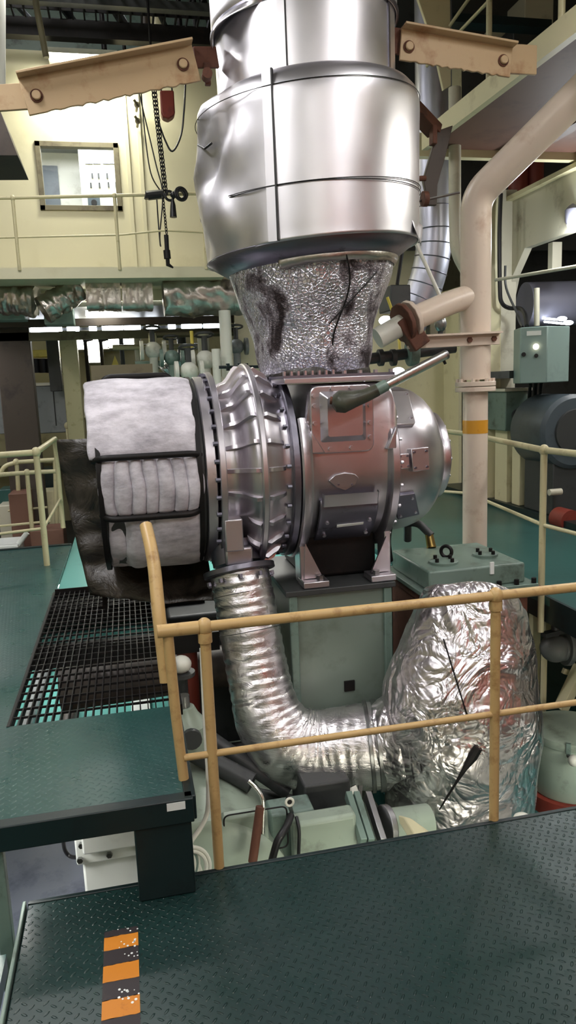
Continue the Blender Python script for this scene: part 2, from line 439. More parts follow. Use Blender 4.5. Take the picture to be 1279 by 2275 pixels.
# side deck to the right of the engine
a0, a1, a2, a3 = at(1130, 1302, Z=PZ), at(1279, 1392, Z=PZ), V((7, 3.1, PZ)), V((7, 10.5, PZ))
sd = MB().prism([V((2.44, 3.2, PZ)), V((7, 3.2, PZ)), V((7, 10.5, PZ)), V((1.9, 10.5, PZ)), V((1.9, 5.05, PZ)), V((2.40, 5.05, PZ))], (0, 0, -.05))
struct(sd.build('side_deck_plate', 'teal'))
struct(MB().box((2.425, 3.2, PZ-.16), (2.445, 5.05, PZ+.004)).build('side_deck_edge', 'tealdark'))

# platform grating
g = MB()
nx = 21
for i in range(nx+1):
    x = GX0 + (GX1-GX0)*i/nx; g.box((x-.0025, GY0, PZ-.035), (x+.0025, GY1, PZ))
k = int((GY1-GY0)/.085)
for i in range(k+1):
    y = GY0+.003 + (GY1-GY0-.006)*i/k; g.box((GX0, y-.003, PZ-.012), (GX1, y+.003, PZ-.002))
g.box((GX0-.012, GY0-.004, PZ-.045), (GX0, GY1, PZ+.003)); g.box((GX1, GY0, PZ-.045), (GX1+.012, GY1, PZ+.003))
g.box((GX0, GY1-.01, PZ-.045), (GX1, GY1, PZ+.02))
tag(g.build('floor_grating', 'black', sharp=20), 'black steel bar grating set in the teal platform under the filter drum', 'grating')
for (y, nm) in ((4.15, 'x'), (4.95, 'y')):
    struct(MB().box((GX0-.1, y-.05, PZ-.16), (GX1+.3, y+.05, PZ-.05)).build('grating_support_beam', 'black'))

# hazard tape on the deck: alternate bands of one strip
t = thing('hazard_tape', (-.135, 1.9, 0), 'worn orange and black striped tape stuck on the dark green deck', 'tape')
y = 2.19; i = 0; w0, w1 = -.188, -.083
seq = [('k', .028), ('o', .058), ('k', .062), ('o', .066), ('k', .066), ('o', .066), ('k', .066), ('o', .066), ('k', .066)]
for c, h in seq:
    nx = 8
    m = MB(); jag = [random.uniform(-.003, .003) for _ in range(9)]; jag2 = [random.uniform(-.003, .003) for _ in range(9)]
    top = [V((w0+(w1-w0)*q/nx, y+jag[q]*.6, .0012)) for q in range(nx+1)]
    bot = [V((w0+(w1-w0)*q/nx, y-h+jag2[q]*.6, .0012)) for q in range(nx, -1, -1)]
    m.prism(top+bot, (0, 0, -.0010)).build('orange_band' if c == 'o' else 'black_band', 'tapeo' if c == 'o' else 'tapek', t)
    y -= h
m = MB()
for q in range(34):
    yy = random.choice([2.175, 2.12, 2.06, 1.93, 1.915, 1.90]) + random.uniform(-.018, .018); xx = random.uniform(-.15, -.08)
    m.disc((xx, yy, .0012), (0, 0, 1), random.uniform(.0015, .0045), .0006, 7)
f = m.build('paint_flecks', 'label', t); f['kind'] = 'stuff'
struct(MB().box((-1.8, 5.0, -.95), (.5, 9.6, -.90)).build('lower_plate', 'teallit'))
struct(MB().box((-.13, 5.2, -.90), (.02, 7.6, -.86)).build('pale_floor_strip', 'label'))
for k_, (xx, mt_) in enumerate(((-.95, 'grey'), (-.62, 'darkbrown'), (.22, 'steel'))):
    tag(MB().tube([(xx, 5.6, -.84), (xx+.05, 7.4, -.84)], .06, 14).build('floor_pipe', mt_), ('grey pipe on the lower floor seen through the grating', 'brown pipe on the lower floor seen through the grating', 'bright pipe on the lower floor seen through the grating')[k_], 'pipe')
tag(MB().box(at(371, 1803, Y=2.284), at(411, 1780, Y=2.283)).build('label_sticker', 'label'), 'blank white sticker on the dark corner of the raised platform edge', 'label')

# ---------------------------------------------------------------- gallery with the control room
GY = 8.9
gz0 = at(230, 600, Y=8.0).z; gz1 = at(230, 618, Y=8.0).z
w = [at(77, 317, Y=GY), at(262, 315, Y=GY), at(90, 470, Y=GY), at(272, 467, Y=GY)]
wx0, wx1 = (w[0].x+w[2].x)/2, (w[1].x+w[3].x)/2; wz1, wz0 = (w[0].z+w[1].z)/2, (w[2].z+w[3].z)/2
gt = at(200, 118, Y=GY).z
p = MB(); T = .06
p.box((-4, GY, gz0-.2), (wx0, GY+T, gt)); p.box((wx1, GY, gz0-.2), (1.35, GY+T, gt))
p.box((wx0, GY, gz0-.2), (wx1, GY+T, wz0)); p.box((wx0, GY, wz1), (wx1, GY+T, gt))
struct(p.build('wall_left', 'gallery'))
struct(MB().box((1.35, GY+.05, 1.6), (3.9, GY+.1, gt)).build('wall_middle', 'gallery'))
fz = MB().box((-4, 8.0, gz1), (1.12, 8.04, gz0+.03)); fz.box((-4, 8.04, gz1), (1.12, GY, gz1+.04))
struct(fz.build('gallery_deck', 'gallery'))
wn = MB(); fw = .055
wn.box((wx0, GY-.02, wz0), (wx0+fw, GY+.07, wz1)); wn.box((wx1-fw, GY-.02, wz0), (wx1, GY+.07, wz1))
wn.box((wx0, GY-.02, wz0), (wx1, GY+.07, wz0+fw)); wn.box((wx0, GY-.02, wz1-fw), (wx1, GY+.07, wz1))
wo = struct(wn.build('window_1', 'olive', bev=.004))
MB().box((wx0+fw, GY+.02, wz0+fw), (wx1-fw, GY+.026, wz1-fw)).build('window_pane', 'glass', wo)
for px in (290, 318):
    a = at(px-8, 240, Y=GY-.005); c = at(px+6, 590, Y=GY-.005)
    struct(MB().box(((a.x+c.x)/2-.02, GY-.02, gz0), ((a.x+c.x)/2+.02, GY, gt)).build('trim_2', 'gallery'))
# control room behind the window
struct(MB().box((-3, 11.2, gz0-.2), (2, 11.25, gt)).build('control_room_wall', 'white'))
struct(MB().box((-3, GY+.1, gt-.35), (2, 11.2, gt-.3)).build('control_room_ceiling', 'grey'))
struct(MB().box((-3, GY+.1, gz0-.25), (2, 11.2, gz0-.2)).build('control_room_floor', 'grey'))
struct(MB().box((-3.05, GY+.1, gz0-.2), (-3, 11.2, gt)).build('control_room_side', 'white'))
struct(MB().box((2, GY+.1, gz0-.2), (2.05, 11.2, gt)).build('control_room_end', 'white'))
area('control_room_light', (-.2, 10.0, gt-.42), (1.6, .5), 105, (0, 0, 0), (.93, .97, 1))
a, c = at(85, 365, Y=11.1), at(138, 500, Y=11.1)
d = MB().box((a.x, 11.15, gz0-.2), (c.x, 11.2, a.z)); struct(d.build('door_2', 'bluegrey'))
a, c = at(172, 322, Y=10.2), at(300, 500, Y=10.2)
t = thing('switchboard_cabinet', ((a.x+c.x)/2, 10.5, gz0-.2), 'white switchboard cabinet with dials seen through the control room window', 'cabinet')
MB().box((a.x, 10.2, gz0-.2), (c.x, 10.8, a.z)).build('body', 'white', t, bev=.01)
for i, (px, py) in enumerate(((197, 360), (215, 360), (236, 360), (253, 360))):
    q = at(px, py, Y=10.2); MB().box(q+V((-.045, -.012, -.022)), q+V((.045, .0, .022))).build('nameplate', 'lavender', t)
for px, py in ((205, 391), (219, 391), (238, 391), (202, 412), (221, 412), (241, 411), (258, 411)):
    q = at(px, py, Y=10.2); MB().box(q+V((-.01, -.02, -.03)), q+V((.01, 0, .03))).build('switch', 'darkgrey', t)
q = at(209, 451, Y=10.2); pl = MB().box(q+V((-.075, -.012, -.075)), q+V((.075, 0, .075))).build('meter', 'bluegrey', t)
MB().disc(q+V((0, -.013, 0)), (0, -1, 0), .035, .02).build('meter_knob', 'rubber', pl)

# gallery lamp over the window
q = at(185, 140, Y=8.6)
t = thing('fluorescent_lamp', q, 'glowing fluorescent lamp above the control room window, half behind the buff bracket arm', 'lamp')
MB().box(q+V((-.35, -.07, .06)), q+V((.35, GY-8.6, .11))).build('housing', 'white', t)
for s in (-.035, .035): MB().tube([q+V((-.33, s, .03)), q+V((.33, s, .03))], .018, 10).build('tube', 'tubelight', t)
area('lamp_light', (0, -.05, -.02), (.66, .16), 42, (R(18), 0, 0), (1, .97, .86), t)

# ---------------------------------------------------------------- guard rails
def guard(name, label, tops, mids, posts, r=.021, rm=.012, mat='rail', caps=(), group=None, rp=None):
    """tops, mids: polylines; posts: (top, foot) pairs; caps: ball joints"""
    o = posts[0][1] if posts else tops[0][0]
    t = thing(name, o, label, 'railing', group)
    for pl in tops: MB().tube(fillet(pl, .06), r, 12).build('top_rail', mat, t)
    for pl in mids: MB().tube(fillet(pl, .06), rm, 10).build('mid_rail', mat, t)
    for a, b in posts: MB().tube([a, b], rp or r, 12).build('post', mat, t)
    for c in caps: MB().ball(c, r*1.5, 14, 8, (1, 1, 1.15)).build('ball_joint', mat, t)
    return t
RZ = .903
x0, x1 = .208, 1.281; ry = DE+.012
t = guard('guard_rail', 'ochre painted guard rail along the edge of the near checker plate deck', [[(.05, ry, RZ), (5, ry, RZ)]], [[(.11, ry, .44), (5, ry, .435)]],
      [((x, ry, RZ), (x, ry, -.02)) for x in (x0, x1, 2.36)], .0185, .0125, 'rail', [(x0, ry, RZ), (x1, ry, RZ), (2.36, ry, RZ)], rp=.0185)
MB().tube([(.05, ry, RZ), (x0-.02, ry, RZ)], .0225, 14).build('rail_sleeve', 'rail', t)
for x in (x0, x1): MB().disc((x, ry, RZ-.055), (0, 0, 1), .024, .035, 14).build('collar', 'rail', t)
a = [at(324, 1172, Y=2.75), at(343, 1245, Y=2.62), at(368, 1515, Y=2.5)]
c = [at(371, 1392, Y=2.42), at(409, 1738, Y=2.42)]
t = thing('handrail_end', c[1], 'ochre bent handrail end rising at the corner of the raised platform', 'handrail')
MB().tube(fillet([at(324, 1168, Y=2.75), at(341, 1240, Y=2.62), at(354, 1380, Y=2.5), at(370, 1515, Y=2.46)], .1), .0235, 14).build('hand_grip', 'rail', t)
MB().tube([c[0], at(390, 1585, Y=2.42), c[1]], .018, 14).build('post', 'rail', t)
# right hand rail on the side deck
tz = PZ+.9
A, B, Cc = at(990, 977, Z=tz), at(1072, 972, Z=tz), at(1208, 1000, Z=tz)
D = at(1279, 1008, Z=tz); D = Cc + (D-Cc)*2.0
dn = lambda p, h: V((p.x, p.y, p.z-h))
guard('guard_rail', 'cream guard rail on the teal side deck behind the white standpipe', [[V((2.62, 6.6, tz)), V((2.62, 5.4, tz)), Cc, D]], [[dn(V((2.62, 5.4, tz)), .47), dn(Cc, .45), dn(D, .45)], [V((1.95, 6.3, tz-.47)), V((2.62, 5.4, tz-.47))]],
      [(Cc, dn(Cc, 1.12)), (D, dn(D, .9)), (V((2.62, 5.4, tz)), V((2.62, 5.4, PZ)))], .02, .012, 'railc', [Cc])
# left rails beyond the platform
P0, P1, P2 = at(-40, 1023, Z=tz), at(80, 1005, Z=tz), at(122, 975, Z=tz)
guard('guard_rail', 'cream guard rail turning the far corner of the raised platform', [[V((P0.x-1.5, P0.y, tz)), P1, P2]], [[dn(V((P0.x-1.5, P0.y, tz)), .62), dn(P1, .6)], [dn(P1, .6), dn(P2, .0)+V((0, 0, -.6))]],
      [(P1, dn(P1, .9)), (P2, dn(P2, .9))], .024, .012, 'railc', [P1])
Q = [at(0, 1058, Y=9.3), at(8, 1036, Y=9.3), at(36, 1027, Y=9.3), at(126, 1021, Y=9.3)]
guard('guard_rail', 'cream rail with a rounded end below the far platform corner, upper of two', [Q], [[at(18, 1135, Y=9.3), at(105, 1127, Y=9.3)]], [(at(37, 1028, Y=9.3), at(50, 1240, Y=9.3)), (at(122, 1022, Y=9.3), at(128, 1225, Y=9.3))], .026, .014, 'railc', [Q[2]])
guard('guard_rail', 'cream straight rail below the far platform corner, lower of two', [[at(-30, 1057, Y=8.6), at(60, 1050, Y=8.6), at(124, 1047, Y=8.6)]], [[at(-30, 1172, Y=8.6), at(112, 1158, Y=8.6)]], [(at(60, 1050, Y=8.6), at(78, 1250, Y=8.6))], .024, .014, 'railc', [at(60, 1050, Y=8.6)])
U = [at(150, 946, Y=10.4), at(172, 932, Y=11.2), at(192, 925, Y=12)]
guard('guard_rail', 'short cream rail stub seen just left of the white filter', [[U[0], U[1], U[2], U[2]+V((1.2, 0, 0))]], [], [(U[0], dn(U[0], .9)), (U[1], dn(U[1], .9)), (U[2], dn(U[2], .9))], .03, .015, 'railc', [U[0]])
# gallery rail in front of the control room
gy = 8.0
g0, g1 = at(0, 440, Y=gy), at(456, 430, Y=gy)
m0, m1, m2 = at(0, 528, Y=gy), at(268, 522, Y=gy), at(456, 517, Y=gy)
gp = [((at(px, py, Y=gy)), V((at(px, py, Y=gy).x, gy, gz0))) for px, py in ((28, 440), (254, 435), (449, 430))]
guard('guard_rail', 'thin yellowish guard rail on the gallery in front of the control room', [[g0+V((-2, 0, -.05)), g0, g1]], [[m0+V((-2, 0, 0)), m0, m1, at(365, 512, Y=gy), m2]], gp, .017, .010, 'railc', [a for a, b in gp])

def bolts(parent, pts, n, r=.012, h=.01, mat='silverpaint', name='bolt', hexa=True):
    pts = [V(p) for p in pts]
    o = MB().disc(pts[0], n, r, h, 6 if hexa else 12).build(name, mat, parent)
    copies(o, [p-pts[0] for p in pts[1:]], parent)
    return o
def nz(p, s=1.0, off=0): return noise.noise(V(p)*s + V((off, off*1.7, off*.6)))
def ridge(p, s=1., off=0): return 1-abs(nz(p, s, off))*2

# ---------------------------------------------------------------- exhaust uptake
CX, CY = 1.085, 4.2
SH = .075
def shear(v): return V((v.x, v.y, v.z + SH*v.x))
def wdent(amp, sc=3.0, off=0, lo=150, hi=245, base=.006):
    def f(v, a):
        d = math.degrees(a) % 360
        w = max(0, min(1, (d-lo)/20))*max(0, min(1, (hi-d)/20))
        rr = 1 + w*(amp*nz((v.x*sc, v.y*sc, v.z*sc), 1.6, off) - amp*.55*max(0, nz((v.x, v.y, v.z), 7, off+2))) + base*nz(v, 2.2, off+4)
        return shear(V((v.x*rr, v.y*rr, v.z)))
    return f
def lin(a, b, n): return [a+(b-a)*k/n for k in range(n+1)]
t = thing('exhaust_uptake', (CX, CY, 1.74), 'large silver clad exhaust uptake rising from the turbocharger', 'exhaust duct')
o = (CX, CY, 0)
zf = 3.555
MB().lathe([(z, .492) for z in lin(zf-.012, 4.7, 16)], o, seg=96, warp=wdent(.05, 1.5, 2, 170, 235), caps=False).build('upper_casing', 'sheet', t, sharp=60, solid=.004)
MB().lathe([(zf-.012, .492), (zf-.012, .502), (zf+.006, .502), (zf+.006, .492)], o, seg=96, warp=lambda v, a: shear(v*1.0), caps=False).build('lap_seam', 'silverdark', t)
MB().lathe([(z, .478) for z in lin(3.16, zf, 12)], o, seg=96, warp=wdent(.10, 2.2, 5, 165, 230), caps=False).build('middle_casing', 'sheet', t, sharp=60, solid=.004)
prof = [(3.215, .482), (3.205, .52), (3.185, .56), (3.15, .590), (3.10, .603)] + [(z, .605-.02*(3.1-z)) for z in lin(3.06, 2.42, 16)] + [(2.405, .592)]
MB().lathe(prof, o, seg=120, warp=wdent(.10, 2.6, 11, 158, 232), caps=False).build('lower_casing', 'sheet', t, sharp=60, solid=.004)
MB().lathe([(2.41, .585), (2.335, .47), (2.325, .40)], o, seg=80, warp=lambda v, a: shear(v), caps=False).build('bottom_plate', 'silverdark', t, solid=.004)
# standing seams down the front of the sheets
def strip(a, z0, z1, r, w=.02, th=.006):
    m = MB(); pts = [shear(V((math.cos(R(a))*r, math.sin(R(a))*r, z)))+V(o) for z in (z0, z1)]
    m.bar(pts[0], pts[1], w, th, (math.cos(R(a)), math.sin(R(a)), 0)); return m
strip(238, 2.41, 3.18, .600, .05, .012).build('seam_strip', 'sheet', t)
strip(240.4, 2.41, 3.18, .601, .008, .020).build('seam_edge', 'rubber', t)
strip(243, 3.21, 3.54, .478, .045, .010).build('seam_strip', 'sheet', t)
strip(245.3, 3.21, 3.54, .479, .007, .016).build('seam_edge', 'rubber', t)
strip(318, 3.2, 3.6, .482, .02, .01).build('seam_strip', 'silverdark', t)
# binding wires
def wire(z, r, ph, amp=.008):
    return MB().tube([shear(V((math.cos(x)*r, math.sin(x)*r, z + amp*math.sin(2*x+ph))))+V(o) for x in [2*math.pi*k/72 for k in range(72)]], .0022, 6, closed=True)
for z, r, ph in ((2.655, .606, 0), (2.668, .606, 1.5), (3.115, .607, 2), (3.20, .505, .5), (3.205, .507, 2.2)): wire(z, r, ph).build('binding_wire', 'black', t)
# torn lip standing off on the left of the lap seam
m = MB(); m.grid(lambda u, v: shear(V((math.cos(R(188+44*u))*(.50+.05*v*math.sin(u*math.pi*1.2)+.01*v), math.sin(R(188+44*u))*(.50+.05*v*math.sin(u*math.pi*1.2)), zf-.005-.075*v*(1-u)-.02*v)))+V(o), 14, 3)
m.build('torn_lip', 'sheet', t, solid=.003)
m = MB(); m.grid(lambda u, v: shear(V((math.cos(R(318+30*u))*(.585+.03*v), math.sin(R(318+30*u))*(.585+.03*v), 2.50-.13*v*(.6+.4*math.sin(7*u))+.02*nz((u*5, v*5, 0)))))+V(o), 12, 4)
m.build('torn_lip', 'sheet', t, solid=.003)
# wire-mesh lagging cone below
def wcone(v, a):
    q = 1 + .035*nz(v, 4, 3) + .03*ridge(v, 2.5, 8) + .015*nz(v, 11, 1)
    return shear(V((v.x*q, v.y*q, v.z)))
zs = lin(0, 1, 40)
MB().lathe([(2.36-.62*u, .455-.175*u + .012*math.sin(u*9)) for u in zs], o, seg=110, warp=wcone, caps=False).build('lagging_cone', 'meshlag', t, sharp=80, solid=.006)
m = MB().lathe([(2.365, .44), (2.36, .47), (2.33, .478), (2.30, .462)], o, seg=90, a0=235, a1=375, warp=lambda v, a: shear(V((v.x, v.y, v.z+.012*nz(v, 6)))), caps=False)
m.build('lagging_cuff', 'dirtysheet', t, sharp=80, solid=.01)
pts = [(math.radians(277+5*math.sin(u*6)), 2.33-.55*u, .462-.17*u) for u in lin(0, 1, 16)]
MB().tube([shear(V((math.cos(a)*r*1.03, math.sin(a)*r*1.03, z)))+V(o) for a, z, r in pts], .005, 6).build('lacing_wire', 'black', t)
pts = [(math.radians(303-36*u), 2.24-.24*u, .445-.055*u) for u in lin(0, 1, 12)]
MB().tube([shear(V((math.cos(a)*r*1.03, math.sin(a)*r*1.03, z)))+V(o) for a, z, r in pts], .004, 6).build('lacing_wire', 'black', t)
m = MB().lathe([(1.735+.03*k, .31-.008*k) for k in range(5)], o, seg=70, warp=lambda v, a: V((v.x*(1+.06*nz(v, 9)), v.y*(1+.06*nz(v, 9)), v.z)), caps=False)
m.build('lagging_foot', 'plastic', t, sharp=80, solid=.01)
# pipe sleeve with pull rod on the left edge
wl = [at(440, 322, Y=4.15), at(455, 330, Y=4.05), at(470, 318, Y=4.0)]
MB().tube(wl, .006, 6).build('hook_wire', 'black', t)

# ---------------------------------------------------------------- turbocharger
TZ, TY = 1.24, 4.2
ax = (0, TY, TZ)
t = thing('turbocharger', (.95, TY, .6), 'big silver turbocharger with ribbed compressor casing and bolted inspection cover', 'turbocharger')
TC = t
def cprof(x):
    P = [(.47, .446), (.52, .446), (.545, .452), (.565, .470), (.59, .508), (.615, .538), (.64, .556), (.67, .560), (.70, .548), (.74, .520), (.78, .500), (.83, .492)]
    for (a, ra), (b, rb) in zip(P, P[1:]):
        if a <= x <= b: return ra+(rb-ra)*(x-a)/(b-a)
    return P[-1][1]
m = MB().lathe([(x, cprof(x)) for x in lin(.47, .83, 30)], ax, 'X', 110)
for k in range(24):
    a = R(360/24*k+4)
    def strip_rib(xs, h=.034, w=.013):
        vs = []
        for i, x in enumerate(xs):
            hh = h*(min(1, 4*min(i, len(xs)-1-i)/len(xs)+.25))
            for da, rr in ((-w, cprof(x)-.006), (-w*.75, cprof(x)+hh), (w*.75, cprof(x)+hh), (w, cprof(x)-.006)):
                r_ = rr; aa = a + da/r_
                vs.append(V((x, TY-r_*math.cos(aa), TZ+r_*math.sin(aa))))
        n = len(xs); fs = [(i*4+j, i*4+j+1, i*4+j+5, i*4+j+4) for i in range(n-1) for j in range(3)]
        m.add(vs, fs + [(0, 1, 2, 3), tuple((n-1)*4+j for j in (3, 2, 1, 0))])
    dg = math.degrees(a) % 360
    strip_rib(lin(.49 if not 315 < dg < 345 else .585, .648, 16)); strip_rib(lin(.685, .785, 10), .026)
m.build('compressor_casing', 'silverpaint', t, sharp=35)
MB().lathe([(x, r) for x, r in ((.648, .555), (.648, .578), (.655, .584), (.676, .584), (.683, .578), (.683, .55))], ax, 'X', 110).build('split_ridge', 'silverpaint', t)
MB().lathe([(.375, .47), (.375, .514), (.38, .52), (.425, .52), (.43, .512), (.43, .49)], ax, 'X', 110).build('inlet_ring', 'silverpaint', t)
MB().lathe([(.442, .46), (.442, .538), (.446, .543), (.472, .543), (.476, .538), (.476, .46)], ax, 'X', 110).build('compressor_flange', 'silverpaint', t)
cir = lambda x, r, n, ph=0, a0=0, a1=360: [V((x, TY-r*math.cos(R(a0+(a1-a0)*k/n+ph)), TZ+r*math.sin(R(a0+(a1-a0)*k/n+ph)))) for k in range(n)]
bolts(t, cir(.418, .527, 36), (1, 0, 0), .012, .03, 'silverdark')
MB().box((.452, TY-.50, .86), (.548, TY-.2, 1.03)).build('outlet_pad', 'silverpaint', t, bev=.008)
MB().box((.455, TY-.455, .775), (.60, TY-.1, .87)).build('outlet_foot', 'silverpaint', t, bev=.012)
MB().lathe([(.822, .46), (.822, .520), (.828, .526), (.858, .526), (.862, .52), (.862, .47)], ax, 'X', 110).build('middle_flange', 'silverdark', t)
bolts(t, cir(.812, .508, 30, 5), (-1, 0, 0), .011, .022, 'silverdark')
# turbine casing
m = MB()
def sect(x, hw, top):
    pts = []
    for k in range(33):
        a = math.pi + math.pi*k/32
        pts.append(V((x, TY+hw*math.cos(a), TZ+hw*math.sin(a))))
    rr = .04
    pts += [V((x, TY+hw, TZ+top-rr)), V((x, TY+hw-rr*.3, TZ+top-rr*.3)), V((x, TY+hw-rr, TZ+top)), V((x, TY-hw+rr, TZ+top)), V((x, TY-hw+rr*.3, TZ+top-rr*.3)), V((x, TY-hw, TZ+top-rr))]
    return pts
secs = [(.905, .475, .30), (.93, .462, .40), (.955, .455, .455), (1.0, .452, .458), (1.30, .452, .458), (1.355, .455, .455), (1.38, .462, .42), (1.40, .475, .34)]
vs = []; 
for s_ in secs: vs += sect(*s_)
L = 39
m.add(vs, [(i*L+j, i*L+(j+1) % L, (i+1)*L+(j+1) % L, (i+1)*L+j) for i in range(len(secs)-1) for j in range(L)] + [tuple(range(L)), tuple((len(secs)-1)*L+j for j in range(L))])
m.build('turbine_casing', 'silverpaint', t, sharp=45)
MB().lathe([(.866, .46), (.866, .532), (.875, .54), (.905, .54), (.925, .525), (.935, .47)], ax, 'X', 110, 148, 392).build('casing_flange', 'silverpaint', t)
MB().lathe([(1.352, .455), (1.357, .49), (1.37, .505), (1.405, .505), (1.412, .495), (1.412, .43)], ax, 'X', 110, 140, 400).build('casing_flange', 'silverpaint', t)
bolts(t, cir(1.418, .478, 24, 3), (1, 0, 0), .010, .014, 'silverpaint')
for xa, xb in ((.925, 1.0), (1.39, 1.335)):
    MB().prism([V((xa, TY-.44, TZ+.10)), V((xa, TY-.44, TZ+.22)), V((xb, TY-.44, TZ+.10))], (0, -.055, 0)).build('shoulder_web', 'silverpaint', t, bev=.006)
# outlet flange on top
MB().box((.80, TY-.47, 1.700), (1.425, TY+.47, 1.728)).build('outlet_flange', 'silverpaint', t, bev=.004)
MB().box((.80, TY-.455, 1.728), (1.40, TY+.455, 1.742)).build('gasket_plate', 'silverdark', t)
bolts(t, [(.81+.037*k, TY-.435, 1.742) for k in range(8)], (0, 0, 1), .009, .022, 'silverpaint', 'stud')
bolts(t, [(1.13+.085*k, TY-.435, 1.742) for k in range(4)], (0, 0, 1), .013, .016, 'silverpaint')
# inspection cover
fy = TY-.452
def rrect(x0, z0, x1, z1, r, y, n=6):
    out = []
    for cx, cz, a in ((x1-r, z1-r, 0), (x0+r, z1-r, 90), (x0+r, z0+r, 180), (x1-r, z0+r, 270)):
        out += [V((cx+r*math.cos(R(a+90*k/n)), y, cz+r*math.sin(R(a+90*k/n)))) for k in range(n+1)]
    return out
a, c = at(692, 1010, Y=fy-.02), at(828, 852, Y=fy-.02)
ix0, iz0, ix1, iz1 = a.x, a.z, c.x, 1.685
cv = MB().prism(rrect(ix0, iz0, ix1, iz1, .045, fy+.01), (0, -.034, 0)).build('inspection_cover', 'silverpaint', t, bev=.006)
def inset(x0, z0, x1, z1, y, d, s):
    A_ = rrect(x0, z0, x1, z1, .012, y, 3); B_ = rrect(x0+s, z0+s, x1-s, z1-s, .012, y-d, 3); n_ = len(A_)
    return MB().add(A_+B_, [(i, (i+1) % n_, n_+(i+1) % n_, n_+i) for i in range(n_)] + [tuple(range(n_, 2*n_))])
inset(ix0+.05, iz0+.06, ix1-.045, iz1-.03, fy-.024, .045, .03).build('raised_panel', 'silverpaint', cv)
bp = [(ix0+.022, z) for z in (iz0+.06, iz0+.16, iz0+.25, iz1-.05)] + [(ix1-.022, z) for z in (iz0+.075, iz0+.15, iz0+.24, iz1-.05)] + [(ix0+.1, iz0+.024), (ix0+.215, iz0+.024), (ix0+.12, iz1-.015), (ix0+.22, iz1-.015)]
bolts(cv, [(x, fy-.024, z) for x, z in bp], (0, -1, 0), .012, .012, 'silverpaint')
# badge, lower cover
def onbody(px, py, rr=.452, lift=0):
    # point of the round casing front seen at px, py
    lo = 3.5
    for k in range(400):
        p = at(px, py, Y=3.4+k*.004)
        if p.z >= TZ: 
            if p.y >= TY-rr: return p + V((0, -lift, 0))
        elif math.hypot(p.y-TY, p.z-TZ) <= rr: return p + V((0, -lift, 0))
    return at(px, py, Y=TY-rr)
q = [onbody(x, y_, lift=.004) for x, y_ in ((728, 1068), (742, 1054), (764, 1049), (786, 1052), (795, 1060), (788, 1077), (765, 1090), (745, 1083))]
cv = MB().prism(q, (0, -.012, .0)).build('blank_badge', 'silverpaint', t, bev=.004)
bolts(cv, [onbody(750, 1076, lift=.016), onbody(780, 1076, lift=.016)], (0, -1, 0), .006, .006, 'silverdark')
m = MB()
lo_ = [R(200+3*k) for k in range(13)]
rows = [[V((x, TY+(.452+h)*math.cos(a_), TZ+(.452+h)*math.sin(a_))) for x in (.975, 1.0, 1.27, 1.30)] for a_, h in zip(lo_, [.005, .02, .03]+[.03]*10)]
m.add([p for r_ in rows for p in r_], [(i*4+j, i*4+j+1, (i+1)*4+j+1, (i+1)*4+j) for i in range(12) for j in range(3)])
m.build('lower_cover', 'silverdark', t, solid=.02, bev=.004)
m = MB().lathe([(.985, .47), (.985, .505), (1.29, .505), (1.29, .47)], ax, 'X', 6, -22, -14); m.build('cover_lip', 'silverpaint', t, bev=.006)
a_ = R(219); nrm = V((0, math.cos(a_), math.sin(a_))); pc = V((1.155, TY, TZ))+nrm*.496
MB().bar(pc-V((.075, 0, 0)), pc+V((.075, 0, .006)), .016, .006, nrm).build('name_strip', 'label', t)
bolts(t, [V((x, TY, TZ))+V((0, math.cos(R(d_)), math.sin(R(d_))))*.49 for x, d_ in ((1.02, 215), (1.02, 228), (1.26, 215), (1.26, 228))], nrm, .011, .014, 'silverpaint')
# gas inlet dome
gp = [(1.412, .432), (1.52, .430), (1.58, .420), (1.64, .400), (1.69, .368), (1.73, .325), (1.755, .280), (1.765, .250)]
m = MB().lathe(gp, ax, 'X', 90); m.build('gas_inlet_casing', 'silverpaint', t, sharp=50)
MB().lathe([(1.765, .20), (1.765, .256), (1.775, .26), (1.805, .26), (1.81, .254), (1.81, .20), (1.84, .195), (1.85, .175), (1.85, 0.001)], ax, 'X', 70).build('end_flange', 'silverpaint', t)
bolts(t, cir(1.81, .228, 14), (1, 0, 0), .011, .014, 'silverpaint')
def ondome(px, py, lift=0):
    for k in range(800):
        p = at(px, py, Y=3.6+k*.002)
        x = min(max(p.x, 1.412), 1.765)
        for (a1_, r1), (b1, r2) in zip(gp, gp[1:]):
            if a1_ <= x <= b1: rr = r1+(r2-r1)*(x-a1_)/(b1-a1_)
        if math.hypot(p.y-TY, p.z-TZ) <= rr+lift: return p
    return at(px, py, Y=4.0)
def plate_on(pxs, lift, thick, name, mat, par, bev=.004):
    q = [ondome(x, y_, lift) for x, y_ in pxs]
    n_ = V((0, 0, 0))
    for i in range(len(q)): n_ += (q[i]-q[0]).cross(q[(i+1) % len(q)]-q[0])
    n_.normalize()
    if n_.y > 0: n_ = -n_
    c_ = sum(q, V((0, 0, 0)))/len(q)
    q = [p - n_*(p-c_).dot(n_) for p in q]
    return MB().prism([p-n_*(thick*2) for p in q], n_*thick*3).build(name, mat, par, bev=bev), q, n_
cv, q, n_ = plate_on(((851, 880), (858, 872), (904, 872), (922, 938), (917, 946), (872, 948)), .012, .012, 'triangular_cover', 'silverpaint', t)
bolts(cv, [q[0].lerp(q[3], .1)+n_*.012, q[5].lerp(q[2], .12)+n_*.012, q[3].lerp(q[0], .14)+n_*.012, q[2].lerp(q[5], .1)+n_*.012], n_, .009, .01, 'silverpaint')
cv, q, n_ = plate_on(((909, 997), (948, 993), (951, 1044), (913, 1048)), .03, .02, 'terminal_cover', 'silverpaint', t)
bolts(cv, [q[i].lerp(q[(i+2) % 4], .16)+n_*.02 for i in range(4)], n_, .007, .008, 'silverdark')
